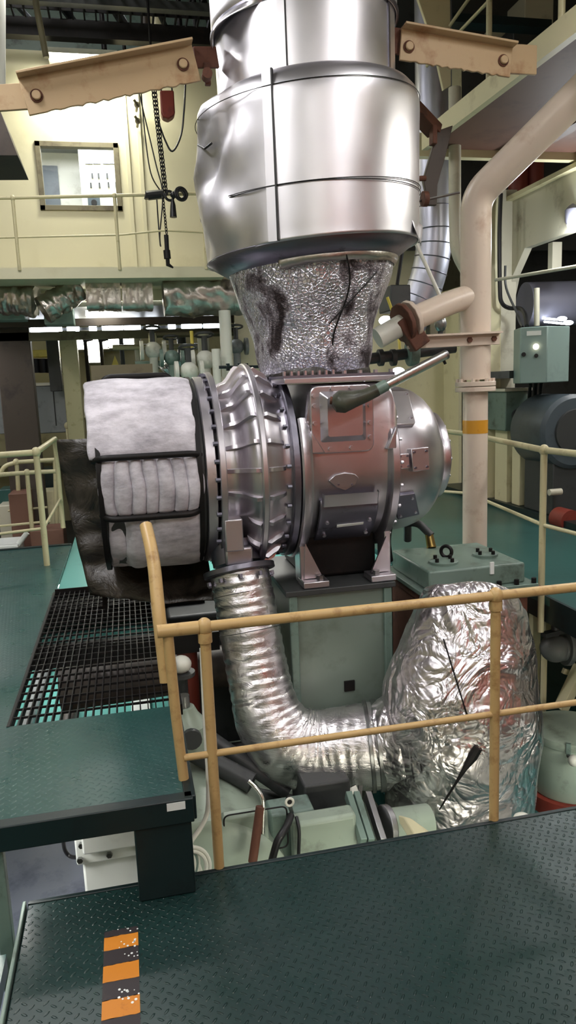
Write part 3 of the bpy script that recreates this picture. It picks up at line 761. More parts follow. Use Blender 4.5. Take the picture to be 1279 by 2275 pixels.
cv, q, n_ = plate_on(((882, 1009), (905, 1007), (908, 1040), (884, 1042)), .028, .018, 'terminal_cover', 'silverpaint', t)
bolts(cv, [q[i].lerp(q[(i+2) % 4], .16)+n_*.018 for i in range(4)], n_, .006, .007, 'silverdark')
cv, q, n_ = plate_on(((868, 1016), (882, 1016), (882, 1032), (869, 1032)), .012, .012, 'cable_gland', 'silverpaint', t)
cv, q, n_ = plate_on(((870, 1100), (920, 1094), (930, 1140), (882, 1152)), .012, .012, 'drain_cover', 'silverdark', t)
bolts(cv, [q[i].lerp(q[(i+2) % 4], .16)+n_*.012 for i in range(4)], n_, .008, .009, 'silverpaint')
# feet
for x_, s_ in ((.895, 1), (1.385, -1)):
    m = MB().box((x_-.018, 3.86, .602), (x_+.018, 3.99, .92))
    m.build('foot_web', 'silverpaint', t, bev=.006)
    m = MB().prism([V((x_, 3.845, .64)), V((x_+s_*.105, 3.845, .64)), V((x_+s_*.012, 3.845, .84))], (0, .016, 0)); m.build('foot_gusset', 'silverpaint', t)
    fp = MB().box((min(x_-s_*.02, x_+s_*.125), 3.78, .60), (max(x_-s_*.02, x_+s_*.125), 3.92, .636)).build('foot_plate', 'silverpaint', t, bev=.005)
    bolts(fp, [(x_+s_*.085, 3.82, .636)], (0, 0, 1), .02, .024, 'steel')

MB().box((.93, 3.99, .60), (1.36, 4.56, .86)).build('shade_block', 'black', t, bev=.02)  # black box standing in for the shade under the turbine

# ---------------------------------------------------------------- filter drum with fleece mats
t = thing('air_filter_silencer', (.1, TY, .70), 'intake filter drum wrapped in white fleece mats with dark retaining bars', 'air filter')
MB().lathe([(-.16, .30), (-.16, .50), (.37, .50), (.395, .47)], ax, 'X', 72).build('drum', 'darkgrey', t)
def mat_patch(x0f, x1f, a0, a1, name, puff=.02, folds=0, off=0, R0=.515):
    nu, nv = 96, 44
    def f(u, v):
        a = a0+(a1-a0)*v
        x = x0f(v)+(x1f(v)-x0f(v))*u
        e = (4*u*(1-u))**.35 * (4*v*(1-v))**.3
        r = R0-.012 + puff*e + .010*nz((x*4, a*.05, off), 1.3, off)
        if folds: r -= .055*min(1, e*1.3)*(1-abs(math.sin(folds*u*math.pi + 1.6*nz((u*3, v*1.2, off)))))**2*(.45+.55*abs(2*v-1))
        x += .010*nz((0, a*.09, off+(3 if u > .5 else 0)), 1.0, off)*(1 if u in (0, 1) else .8)
        return V((x, TY-r*math.cos(R(a)), TZ+r*math.sin(R(a))))
    return MB().grid(f, nu, nv).build(name, 'fleece', t, sharp=80, solid=.016)
mat_patch(lambda v: -.185-.012*v, lambda v: .335+.012*math.sin(v*3)-.03*max(0, v-.85)/.15, 15.5, 87, 'filter_mat', .030, 0, 1)
mat_patch(lambda v: -.125-.03*math.sin(v*3.1), lambda v: .325+.035*math.sin(v*3.1), -16.5, 14, 'filter_mat', .034, 7, 5)
mat_patch(lambda v: -.125+.005*v, lambda v: .37-.03*v, -72, -18, 'filter_mat', .030, 2, 9)
def bar_at(a, x0, x1, name='retaining_bar', r=.545, w=.030, dz=0):
    n_ = V((0, -math.cos(R(a)), math.sin(R(a))))
    p0 = V((x0, TY, TZ))+n_*r; p1 = V((x1, TY, TZ))+n_*r
    ends = [p0-n_*.06+V((-.04, 0, 0)), p0, p1, p1-n_*.06+V((.045, 0, 0))]
    f = fillet(ends, .035, 5); m = MB()
    m.tube(f, .0165, 10); return m.build(name, 'black', t)
bar_at(15, -.13, .31); bar_at(-17.3, -.11, .30); bar_at(88, -.09, .24, r=.536)
for x in (-.145, .345):
    MB().lathe([(x-.012, .50), (x-.012, .522), (x+.012, .522), (x+.012, .50)], ax, 'X', 72).build('drum_rim', 'black', t)
# dark plastic sheet behind and below
o_ = [at(125, 978, Y=4.45), at(205, 966, Y=4.45), at(205, 1100, Y=4.45), at(330, 1262, Y=4.3), at(452, 1262, Y=4.3), at(456, 1322, Y=4.3), at(335, 1318, Y=4.3), at(203, 1322, Y=4.35), at(182, 1290, Y=4.35), at(158, 1180, Y=4.4), at(138, 1090, Y=4.45)]
def sheetf(u, v):
    z = 1.46-.90*v
    xl = at(126+ (205-126)*max(0, (v-.03))**1.25*1.0, 975+350*v, Y=4.42).x
    x = xl + (.42-xl)*u
    y = 4.42 - .10*u*(1-.3*v) - .30*(max(0, v-.78)/.22)**1.3*min(1, .15+u*1.6) + .035*nz((x*4, v*5, 1), 1.2) + .02*ridge((x*3, v*4, 4), 1.2)
    z = at(165, 975+347*v, Y=4.42).z - .01*u + .008*nz((x*9, v*2, 3))
    return V((x, y, z))
MB().grid(sheetf, 36, 44).build('plastic_sheet', 'plastic', t, sharp=80, solid=.006)
MB().bar(at(233, 1318, Y=4.5), at(233, 1352, Y=4.5), .035, .03).build('support_stub', 'black', t)
MB().box(at(203, 838, Y=4.55)-V((0, .0, .03)), at(338, 808, Y=4.56)+V((0, .03, 0))).build('back_plate', 'olive', t)

# ---------------------------------------------------------------- green stud bar above the compressor
q0, q1 = at(486, 816, Y=4.75), at(622, 814, Y=4.75)
t = thing('threaded_rod', q0, 'teal painted threaded rod with nuts lying above the ribbed compressor', 'rod')
MB().tube([q0, q1], .010, 10).build('rod', 'tealdark', t)
for k in (.12, .3, .42, .66, .8, .93): MB().hexb(q0.lerp(q1, k), (1, 0, 0), .026, .02).build('nut', 'tealdark', t)

from mathutils.bvhtree import BVHTree
def hits(o):
    base = V(o['_o']); me = o.data
    return BVHTree.FromPolygons([v.co+base for v in me.vertices], [tuple(p.vertices) for p in me.polygons])
def on(bvh, px, py, lift=.004, fallback=3.4):
    d = (FW + RT*((px-W/2)/F) - UP*((py-H/2)/F)).normalized()
    loc, nrm, i, ds = bvh.ray_cast(EYE, d)
    if loc is None: return at(px, py, Y=fallback)
    if nrm.dot(d) > 0: nrm = -nrm
    return loc + nrm*lift

# ---------------------------------------------------------------- foil wrapped elbow pipe
def smooth(pts, n):
    """Catmull-Rom through (point, radius) stations"""
    P = [V((*p, r)) if len(p) == 3 else p for p, r in pts] if False else [(V(p), r) for p, r in pts]
    out = []
    for i in range(len(P)-1):
        p0, p1, p2, p3 = P[max(0, i-1)], P[i], P[i+1], P[min(len(P)-1, i+2)]
        for k in range(n):
            t_ = k/n
            c = lambda a, b, c_, d: .5*((2*b)+(-a+c_)*t_+(2*a-5*b+4*c_-d)*t_*t_+(-a+3*b-3*c_+d)*t_**3)
            out.append((V([c(p0[0][j], p1[0][j], p2[0][j], p3[0][j]) for j in range(3)]), c(p0[1], p1[1], p2[1], p3[1])))
    out.append(P[-1]); return out
st = []
for (px, py, y_, rp) in ((530, 1262, 3.88, 64), (541, 1320, 3.83, 66), (553, 1390, 3.78, 67), (568, 1470, 3.72, 68), (582, 1540, 3.66, 70), (600, 1600, 3.61, 77), (640, 1650, 3.57, 86), (700, 1668, 3.54, 88), (765, 1662, 3.50, 90), (838, 1655, 3.46, 94)):
    p = at(px, py, Y=y_); st.append((p, rp*mpp(p)))
sm = smooth(st, 20)
t = thing('foil_elbow_pipe', sm[-1][0]-V((0, 0, .2)), 'foil wrapped elbow pipe curving down from the compressor and right to the lagged bend', 'pipe')
def pf(i, a):
    p = sm[i][0]; q = V((p.x+.2*math.cos(a), p.y+.2*math.sin(a), p.z))
    return 1 + .020*nz(q, 5, 2) + .012*ridge(V((q.x*2, q.y*2, i*.14)), 1.6, 5) + (.013*math.sin(i*1.05)+.006*math.sin(i*.61))*(1 if i < 84 else .35)
MB().tube([p for p, r in sm], [r for p, r in sm], 72, fn=pf).build('foil_lagging', 'pfoil', t, sharp=75)
d0 = (sm[0][0]-sm[8][0]).normalized(); f0 = sm[0][0]
fl = MB().disc(f0-d0*.03, d0, .195, .032, 48).build('top_flange', 'silverdark', t, bev=.004)
u_ = d0.orthogonal().normalized(); w_ = d0.cross(u_)
bolts(fl, [f0-d0*.052+(u_*math.cos(k*math.pi/5)+w_*math.sin(k*math.pi/5))*.178 for k in range(10)], -d0, .013, .022, 'silverdark')
MB().tube([f0+d0*.025, f0+d0*.14], .135, 36).build('outlet_neck', 'silverdark', t)
for k in range(1, 30, 2):
    i = 3*k+4; p, r = sm[i]; dd = (sm[i+1][0]-sm[i-1][0]).normalized()
    if k in (5, 13): MB().torus(p+V((0, 0, .004*math.sin(k))), dd, r*1.012, .0028, 40, 5).build('binding_wire', 'steel', t)
e1 = sm[-1][0]; d1 = (sm[-1][0]-sm[-14][0]).normalized(); r1 = sm[-1][1]
for k, (o_, w_) in enumerate(((-.055, .02), (-.012, .028))):
    MB().tube([e1+d1*o_, e1+d1*(o_+w_)], r1*1.055, 48).build('clamp_ring', 'steel', t, bev=.003)
PIPE_END, PIPE_DIR, PIPE_R = e1, d1, r1

# ---------------------------------------------------------------- big foil lagged bend
rows = [(1318, 1052, 60, 3.42), (1326, 1052, 98, 3.41), (1340, 1050, 112, 3.40), (1380, 1046, 124, 3.38), (1450, 1038, 143, 3.36), (1510, 1028, 160, 3.35), (1560, 1022, 168, 3.34), (1620, 1020, 168, 3.34), (1680, 1018, 164, 3.34), (1740, 1016, 160, 3.34), (1800, 1014, 156, 3.34), (1870, 1012, 148, 3.34)]
st = []
for py, px, rp, y_ in rows:
    p = at(px, py, Y=y_); st.append((p, rp*mpp(p)))
bs = smooth(st, 9)
t = thing('foil_lagged_bend', bs[-1][0], 'bulky crumpled foil lagging around the large exhaust bend behind the guard rail', 'exhaust pipe')
def bf(i, a):
    p, r = bs[i]; q = V((p.x+r*math.cos(a), p.y+r*math.sin(a), p.z))
    up = max(0, min(1, 1-abs(i-34)/40))
    cre = .030*ridge(q, 3.2, 7) + .022*ridge(V((q.x*1.6, q.y*1.6, q.z*.6)), 4.0, 2) + .012*nz(q, 14, 3)
    q2 = V((q.x+.1*nz(q, 4), q.y, q.z+.1*nz(q, 4, 9)))
    return 1 + .05*nz(q, 2.2, 11) + cre*(.5+.7*up) + .012*ridge(q2, 9, 4)
bend = MB().tube([p for p, r in bs], [r for p, r in bs], 128, fn=bf).build('foil_lagging', 'foil', t, sharp=70)
n0 = PIPE_END + PIPE_DIR*.02; n1 = at(955, 1640, Y=3.36)
nk = smooth([(n0, PIPE_R*1.0), (n0.lerp(n1, .35), PIPE_R*1.12), (n0.lerp(n1, .7), PIPE_R*1.28), (n1, PIPE_R*1.5), (n1.lerp(at(1040, 1600, Y=3.36), .7), PIPE_R*1.6)], 9)
def nf(i, a):
    p, r = nk[i]; q = V((p.x, p.y+r*math.cos(a), p.z+r*math.sin(a)))
    return 1 + .05*nz(q, 3.5, 21) + .045*ridge(V((q.x*2, q.y, q.z)), 4.5, 3) + .015*ridge(q, 11, 6)
neck = MB().tube([p for p, r in nk], [r for p, r in nk], 96, fn=nf).build('foil_neck', 'foil', t, sharp=70)
bb, nb_ = hits(bend), hits(neck)
MB().tube([on(nb_, 884, 1548, .0), on(nb_, 915, 1590, .003), on(nb_, 925, 1640), on(nb_, 936, 1700), on(nb_, 946, 1760), on(nb_, 944, 1800)], [.004, .005, .006, .006, .006, .004], 8).build('overlap_seam', 'black', t)
tear = [on(bb, 1062, 1660, .002), on(bb, 1050, 1680, .002), on(bb, 1033, 1706, .002), on(bb, 1012, 1740, .002), on(bb, 990, 1775, .002), on(bb, 976, 1798, .002)]
MB().tube(tear, [.022, .024, .012, .006, .005, .003], 8).build('torn_gap', 'black', t)
MB().tube([on(bb, 985+8*k, 1420+26*k, .002, 3.1) for k in range(0, 8)], .004, 6).build('crease_wire', 'black', t)
MB().torus(at(1036, 1330, Y=3.3), (1, .2, .1), .022, .006, 20, 8).build('wire_loop', 'black', t)

# ---------------------------------------------------------------- bed under the turbocharger
bt = .598
bx0, bx1 = at(640, 1300, Y=3.79).x, at(868, 1300, Y=3.79).x
t = thing('turbocharger_pedestal', ((bx0+bx1)/2, 4.2, -.5), 'dull green box pedestal with a smooth front panel carrying the turbocharger feet', 'pedestal')
MB().box((bx0+.02, 3.80, -.5), (bx1-.01, 4.6, bt-.03)).build('body', 'panelgreen', t, bev=.01)
MB().box((bx0-.02, 3.765, bt-.03), (bx1+.02, 4.62, bt)).build('top_plate', 'darkgrey', t, bev=.004)
for x in (bx0, bx1-.045): MB().box((x, 3.775, -.5), (x+.045, 3.81, bt-.03)).build('corner_post', 'greygreen', t, bev=.006)
MB().box((bx0+.3, 3.79, -.02), (bx0+.36, 3.80, .04)).build('vent_plug', 'black', t)

# ---------------------------------------------------------------- green bolted hatch box
lz = .625
L0, L1, L2, L3 = at(866, 1226, Z=lz), at(1052, 1204, Z=lz), at(1114, 1248, Z=lz), at(905, 1272, Z=lz)
t = thing('bolted_cooler_head', ((L0.x+L2.x)/2, (L0.y+L2.y)/2, -.4), 'grey green bolted cover box with studs and a lifting ring beside the turbocharger', 'cooler')
cx0, cx1, cy0, cy1 = L0.x+.03, L1.x+.02, L3.y-.03, L0.y+.05
lid = MB().box((cx0, cy0, lz-.12), (cx1, cy1, lz)).build('lid', 'greygreen', t, bev=.012)
MB().box((cx0-.045, cy0-.05, lz-.145), (cx1+.06, cy1+.05, lz-.118)).build('flange', 'greygreen', t, bev=.004)
MB().box((cx0-.02, cy0-.02, lz-.20), (cx1+.10, cy1+.02, lz-.145)).build('gasket_band', 'rust', t, bev=.004)
MB().box((cx0-.01, cy0+.0, -.45), (cx1+.02, cy1-.02, lz-.20)).build('body', 'rust', t, bev=.006)
bolts(t, [(cx0-.02+(cx1-cx0+.06)*k/6, cy0-.027, lz-.118) for k in range(7)] + [(cx1+.035, cy0+.1+.12*k, lz-.118) for k in range(4)], (0, 0, 1), .016, .03, 'black', 'stud')
pp = MB().lathe([(0, .085), (.014, .085), (.016, .08), (.016, 0.001)], (cx0+.16, cy0+.16, lz), 'Z', 32).build('blank_flange', 'greygreen', t)
bolts(pp, [(cx0+.16+.062*math.cos(k*math.pi/2+.5), cy0+.16+.062*math.sin(k*math.pi/2+.5), lz+.016) for k in range(4)], (0, 0, 1), .012, .022, 'black', 'stud')
pp = MB().lathe([(0, .075), (.014, .075), (.016, .07), (.016, 0.001)], (cx1-.13, cy0+.24, lz), 'Z', 32).build('blank_flange', 'greygreen', t)
bolts(pp, [(cx1-.13+.055*math.cos(k*math.pi/2+.5), cy0+.24+.055*math.sin(k*math.pi/2+.5), lz+.016) for k in range(4)], (0, 0, 1), .012, .022, 'black', 'stud')
q = at(991, 1227, Y=(cy0+cy1)/2-.05)
MB().torus((q.x, q.y, lz+.045), (1, .9, 0), .034, .011, 24, 10).build('lifting_ring', 'black', t)
q = at(1092, 1262, Y=cy0-.005); MB().box(q+V((-.012, -.006, -.035)), q+V((.012, .004, .035))).build('white_tag', 'label', t)
# black bent drain pipe behind it
q = [at(905, 1200, Y=4.55), at(905, 1160, Y=4.5), at(930, 1162, Y=4.45), at(958, 1190, Y=4.38), at(958, 1215, Y=4.36)]
t = thing('drain_pipe', V((q[-1].x, q[-1].y, lz)), 'dark bent drain pipe with brass fitting dropping onto the green cover box', 'pipe')
MB().tube(fillet(q[:4], .05), .026, 14).build('pipe', 'darkgrey', t)
MB().tube([at(952, 1184, Y=4.40), V((q[-1].x, q[-1].y, lz))], [.026, .032], 10).build('fitting', 'brass', t)
q = [at(868, 1165, Y=4.0), at(862, 1200, Y=4.02), at(868, 1245, Y=4.1)]
tag(MB().tube(fillet(q, .05), .014, 10).build('rubber_hose', 'rubber'), 'short black hose hanging behind the right turbocharger foot', 'hose')

# ---------------------------------------------------------------- lever with grey sleeve
s0, s1, s2, s3 = at(738, 890, Y=3.56), at(770, 893, Y=3.54), at(812, 878, Y=3.53), at(838, 866, Y=3.52)
t = thing('sleeved_lever', s0, 'bright steel tube with a dark cone sleeve pointing at the inspection cover', 'lever')
k = .05
def sf(i, a): return 1+.10*nz((i*.6, math.cos(a), math.sin(a)), 1.4)
MB().tube([s0, s0.lerp(s1, .35), s0.lerp(s1, .8), s1.lerp(s2, .4), s2, s3], [.026, .052, .058, .042, .034, .030], 28, fn=sf).build('sleeve', 'olivedark', t)
MB().disc(s0+V((-.001, -.004, 0)), (s0-s1), .02, .012, 14).build('sleeve_core', 'rust', t)
b0, b1 = s3, at(988, 789, Y=3.62)
MB().tube([s3-(s3-s2)*.2, s3.lerp(b1, .12)], .030, 18).build('tape_wrap', 'greygreen', t)
MB().tube([s3, b1], .0245, 18).build('tube', 'chrome', t)
MB().tube([s3.lerp(b1, .99), b1+(b1-s3).normalized()*.01], .025, 14).build('end_cap', 'steel', t)
q = at(985, 800, Y=3.62); MB().tube([q, q+V((.01, 0, -.02))], .008, 8).build('pin', 'black', t)

# ---------------------------------------------------------------- white standpipe with branch
PY = 4.6
px_ = at(1056, 700, Y=PY).x
t = thing('white_standpipe', (px_, PY, -.4), 'tall white standpipe with an amber band, flange and angled top beside the turbocharger', 'pipe')
top = at(1057, 436, Y=PY); top.x = px_
dg = at(1330, 165, Y=4.1); dg2 = dg+(dg-top)*.6
MB().tube(fillet([V((px_, PY, 1.68)), V((px_, PY, top.z)), dg2], .10, 8), .098, 32).build('upper_pipe', 'pinkbeige', t)
fz = at(1055, 858, Y=PY).z
MB().tube([V((px_, PY, -.4)), V((px_, PY, fz+.02))], .082, 28).build('lower_pipe', 'pinkbeige', t)
for z in (fz, fz-.035): 
    fl = MB().lathe([(z, .09), (z, .132), (z+.03, .132), (z+.03, .09)], (px_, PY, 0), 'Z', 32).build('flange', 'pinkbeige', t, bev=.003)
bolts(t, [(px_+.115*math.cos(k*math.pi/4+.2), PY+.115*math.sin(k*math.pi/4+.2), fz+.03) for k in range(8)], (0, 0, 1), .014, .02, 'pinkbeige')
bz1, bz0 = at(1054, 933, Y=PY).z, at(1054, 962, Y=PY).z
MB().lathe([(bz0, .0825), (bz0, .0835), (bz1, .0835), (bz1, .0825)], (px_, PY, 0), 'Z', 28).build('amber_band', 'amber', t)
br0, br1, br2 = V((px_, PY, at(1050, 655, Y=PY).z)), at(905, 714, Y=4.5), at(838, 752, Y=4.5)
MB().tube(fillet([br0, at(1000, 672, Y=4.57), br1], .2), .076, 24).build('branch_pipe', 'pinkbeige', t)
MB().tube([br1, br2], .066, 20).build('branch_stub', 'white', t)
dd = (br1-br0).normalized()
for o_ in (-.02, .035): MB().disc(br1-dd*o_, dd, .125, .03, 12).build('coupling_flange', 'rust' if o_ < 0 else 'pinkbeige', t, bev=.004)
q = at(900, 735, Y=4.48); MB().bar(q+V((-.02, 0, .08)), q+V((.10, 0, -.10)), .10, .12).build('coupling_bracket', 'rust', t, bev=.01)
a, c = at(905, 762, Y=PY-.1), at(1108, 752, Y=PY-.1)
cl = MB().bar(a, c, .02, .075).build('clamp_bar', 'pinkbeige', t, bev=.003)
MB().bar(a+V((0, -.02, .038)), c+V((0, -.02, .038)), .07, .012).build('clamp_lip', 'pinkbeige', t)
bolts(t, [a.lerp(c, .66)+V((0, -.01, .0)), a.lerp(c, .93)+V((0, -.01, 0))], (0, -1, 0), .018, .016, 'rust')
q0, q1 = at(800, 800, Y=4.75), at(1010, 772, Y=4.72)
t = thing('valve_spindle', q0, 'dark grey valve spindle pipe behind the bright lever tube', 'valve')
MB().tube([q0, q1], .036, 16).build('pipe', 'darkgrey', t)
MB().disc(at(915, 785, Y=4.7)-V((.03, 0, 0)), (1, -.05, .05), .085, .06, 20).build('valve_body', 'greygreen', t, bev=.006)
for px in (840, 868): MB().disc(at(px, 795, Y=4.74), (1, -.05, .05), .055, .03, 16).build('collar', 'darkgrey', t)

# ---------------------------------------------------------------- silver clad vertical pipe
yy = 6.4
a, c = at(962, 130, Y=yy), at(966, 590, Y=yy)
pts = fillet([V((a.x, yy, 5.6)), V((a.x, yy, c.z)), at(900, 740, Y=yy+.1)], .5, 10)
t = thing('clad_vertical_pipe', (a.x, yy, c.z), 'thick silver clad pipe running up behind the white standpipe and bending left', 'pipe')
MB().tube(pts, .155, 36).build('cladding', 'claddingpipe', t)
for i in range(1, len(pts)-1): 
    if i % 2: MB().torus(pts[i], (pts[i+1]-pts[i-1]), .157, .005, 36, 6).build('clad_seam', 'silverdark', t)
for z in (a.z, a.z-.55, a.z-1.2): MB().torus((a.x, yy, z), (0, 0, 1), .157, .004, 36, 6).build('clad_seam', 'silverdark', t)
a = at(1010, 470, Y=6.0)
tag(MB().tube(fillet([V((a.x, 6.0, 4.0)), V((a.x, 6.0, a.z)), at(1012, 560, Y=6.0), at(1040, 610, Y=6.0)], .1), .05, 14).build('lagged_pipe', 'girder'), 'thin lagged pipe squeezed between the clad pipe and the white standpipe', 'pipe')
q0, q1 = at(918, 528, Y=4.7), at(978, 660, Y=4.55)
tag(MB().tube([q0, q1], .012, 10).build('stay_rod', 'white'), 'slim white stay rod slanting down from the exhaust casing to the branch pipe', 'rod')

# ---------------------------------------------------------------- engine below the guard rail
ez = -.44
t = thing('engine_block', (.55, 3.6, -2.4), 'pale green engine block with bolted covers below the foil elbow', 'engine')
MB().box((-.05, 3.05, -2.4), (1.22, 4.6, -.62)).build('block', 'palegreen', t, bev=.03)
def eb(pa, pb, y0, dy, name, mat, bev=.02, z0=None):
    a, c = at(*pa, Y=y0), at(*pb, Y=y0)
    return MB().box((min(a.x, c.x), y0, min(a.z, c.z) if z0 is None else z0), (max(a.x, c.x), y0+dy, max(a.z, c.z))).build(name, mat, t, bev=bev)
# rounded end cover at the left
a = at(395, 1830, Y=3.1)
MB().lathe([(3.0, .40), (3.02, .43), (3.6, .43), (3.62, .40)], (a.x+.08, 0, -.62), 'Y', 56).build('end_cover', 'palegreen', t)
eb((492, 1818), (600, 1905), 3.02, .06, 'inspection_door', 'palegreen', .015, -.85)
a, c = at(496, 1812, Y=3.015), at(640, 1880, Y=3.015)
MB().tube(fillet([V((a.x, 3.012, c.z)), V((a.x, 3.012, a.z)), V((c.x, 3.012, a.z)), V((c.x, 3.012, c.z)), V((a.x+.02, 3.012, c.z))], .03), .004, 6).build('door_seal', 'black', t)
eb((600, 1812), (700, 1840), 3.08, .14, 'shelf_cover', 'greygreen', .012, -.66)
eb((652, 1832), (795, 1890), 2.97, .10, 'side_cover', 'palegreen', .02, -.85)
eb((675, 1748), (780, 1812), 3.22, .3, 'pipe_saddle', 'darkgrey', .01, -.62)
eb((690, 1735), (760, 1750), 3.3, .2, 'saddle_pad', 'darkgrey', .004)
for px in (795, 812, 838): 
    p0, p1 = at(px-22, 1765, Y=3.15), at(px+12, 1872, Y=2.9)
    MB().bar(p0, p1, .03, .05, (0, -1, 0)).build('angle_strut', 'greygreen' if px != 838 else 'steel', t, bev=.003)
p = at(852, 1838, Y=3.0); MB().disc(p, (1, .1, -.1), .10, .03, 28).build('flange_disc', 'steel', t, bev=.004)
MB().disc(p+V((.03, 0, 0)), (1, .1, -.1), .08, .2, 28).build('flange_neck', 'palegreen', t)
def wob(pts, r, name, mat, label=None, cat=None):
    return tag(MB().tube(smooth_pts(pts), r, 10).build(name, mat), label, cat)
def smooth_pts(pts, n=6): return [p for p, r in smooth([(p, 1) for p in pts], n)]
wob([at(646, 1812, Y=3.0), at(634, 1840, Y=2.93), at(616, 1870, Y=2.9), at(603, 1915, Y=2.9)], .017, 'rubber_hose', 'rubber', 'glossy black hose curving down in front of the pale green engine covers', 'hose')
wob([at(658, 1815, Y=3.0), at(664, 1845, Y=2.95), at(663, 1900, Y=2.94)], .008, 'rubber_hose', 'rubber', 'thin black lead beside the glossy black hose on the engine', 'hose')
tag(MB().tube([at(578, 1792, Y=2.95), at(561, 1915, Y=2.9)], .020, 12).build('drain_pipe', 'rust'), 'reddish brown pipe standing against the pale green engine cover', 'pipe')
wob([at(552, 1735, Y=3.0), at(574, 1758, Y=2.97), at(584, 1784, Y=2.95), at(583, 1852, Y=2.93)], .009, 'fuel_line', 'chrome', 'bent bright steel line running down over the reddish brown pipe', 'pipe')
t = thing('plug_fitting', at(643, 1782, Y=3.05), 'small white ring fitting above the glossy black hose', 'fitting')
q = at(643, 1782, Y=3.02); MB().torus(q, (0, -1, .1), .017, .006, 20, 8).build('ring', 'white', t); MB().disc(q, (0, 1, 0), .012, .03, 12).build('core', 'black', t)
MB().tube([q+V((0, .02, -.01)), q+V((.02, .06, -.09))], .010, 8).build('stem', 'steel', t)
# dark shelf of pipes between elbow and engine cover
for i, (p0, p1, r_) in enumerate((((400, 1655), (560, 1740), .05), ((430, 1615), (640, 1760), .04), ((520, 1755), (700, 1790), .035))):
    tag(MB().tube([at(*p0, Y=3.55+.1*i), at(*p1, Y=3.35+.12*i)], r_, 14).build('oil_pipe', 'darkgrey'),
        ('dark grey oil pipe sloping under the elbow, leftmost and highest', 'dark grey oil pipe sloping under the elbow, middle one', 'dark grey oil pipe sloping under the elbow, nearest the saddle')[i], 'pipe')
# white conduit behind the first rail post, with its coil
wob([at(448, 1440, Y=2.95), at(455, 1600, Y=2.9), at(462, 1720, Y=2.86), at(461, 1800, Y=2.82), at(445, 1840, Y=2.8), at(424, 1872, Y=2.78), at(432, 1895, Y=2.78), at(446, 1940, Y=2.78)], .010, 'cable_conduit', 'white', 'thin white cable conduit running down behind the left rail post', 'cable')
t = thing('cable_coil', at(450, 1940, Y=2.75), 'coil of pale cable under the raised platform corner', 'cable')
for r_, px, mt in ((.095, 440, 'white'), (.082, 444, 'greygreen'), (.068, 446, 'white')): MB().torus(at(px-110+60, 1925, Y=2.72), (.25, -1, .2), r_, .009, 36, 8).build('loop', mt, t)
for r_ in (.09, .075): MB().torus(at(420, 1935, Y=2.70), (.35, -1, .2), r_, .008, 36, 8).build('loop', 'white', t)
# white machine box under the platform
y_ = 2.75
a, b = at(163, 1850, Y=y_), at(345, 1838, Y=y_)
t = thing('white_terminal_box', ((a.x+b.x)/2, y_+.2, -.55), 'white bolted machine box seen under the raised platform edge', 'box')
c0, c1 = at(168, 1925, Y=y_), at(196, 1975, Y=y_)
MB().box((a.x, y_, c0.z), (b.x, y_+.45, a.z+.12)).build('upper_flange', 'label', t, bev=.008)
MB().box((a.x+.03, y_-.03, c0.z+.06), (b.x-.02, y_, a.z+.1)).build('cover', 'label', t, bev=.008)
MB().box((c1.x-.015, y_+.02, -.6), (b.x+.05, y_+.4, c0.z)).build('body', 'label', t, bev=.01)
bolts(t, [at(px, py, Y=y_-.004) for px, py in ((181, 1876), (178, 1909), (243, 1897), (309, 1886))], (0, -1, 0), .012, .014, 'steel')
wob([at(140, 1850, Y=2.85), at(143, 1885, Y=2.85), at(155, 1902, Y=2.85), at(172, 1905, Y=2.8)], .008, 'rubber_hose', 'rubber', 'black cable looping beside the white bolted machine box', 'cable')
struct(MB().box((-1.2, 2.5, -.62), (-.2, 3.9, -.56)).build('inner_landing_plate', 'slate'))
# dark machinery left of the elbow, white valve in front of it
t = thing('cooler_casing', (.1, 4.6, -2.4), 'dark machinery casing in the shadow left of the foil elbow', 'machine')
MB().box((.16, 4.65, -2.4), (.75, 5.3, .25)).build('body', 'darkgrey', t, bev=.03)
MB().tube([(-.5, 4.4, -.05), (.6, 4.4, -.02)], .13, 20).build('header_pipe', 'darkbrown', t)
MB().tube([(-.5, 4.1, -.5), (.55, 4.1, -.5)], .10, 20).build('lower_pipe', 'black', t)
MB().tube([(.25, 4.2, -.6), (.25, 4.2, .2)], .06, 16).build('riser', 'red', t)
q = at(402, 1476, Y=3.7)
t = thing('white_valve', q-V((0, 0, .1)), 'small dirty white valve bonnet left of the first rail post', 'valve')
MB().ball(q, .055, 18, 10, (1, 1, .85)).build('bonnet', 'white', t); MB().tube([q, q+V((.0, .05, -.2))], .03, 12).build('stem', 'darkgrey', t)
MB().disc(q-V((.0, 0, .06)), (0, 0, 1), .07, .02, 16).build('flange', 'darkgrey', t)
q = at(412, 1620, Y=3.5)
t = thing('pale_pump_body', q-V((0, 0, .2)), 'pale green pump body low beside the first rail post', 'pump')
MB().lathe([(-.12, .05), (-.10, .10), (.03, .11), (.08, .07), (.12, .05), (.12, .001)], q, 'Z', 28).build('body', 'palegreen', t)
MB().disc(q+V((0, 0, .12)), (0, 0, 1), .03, .06, 12).build('cap', 'steel', t)
MB().disc(q+V((0.02, -.1, 0)), (0, -1, 0), .05, .03, 16).build('port', 'darkgrey', t)

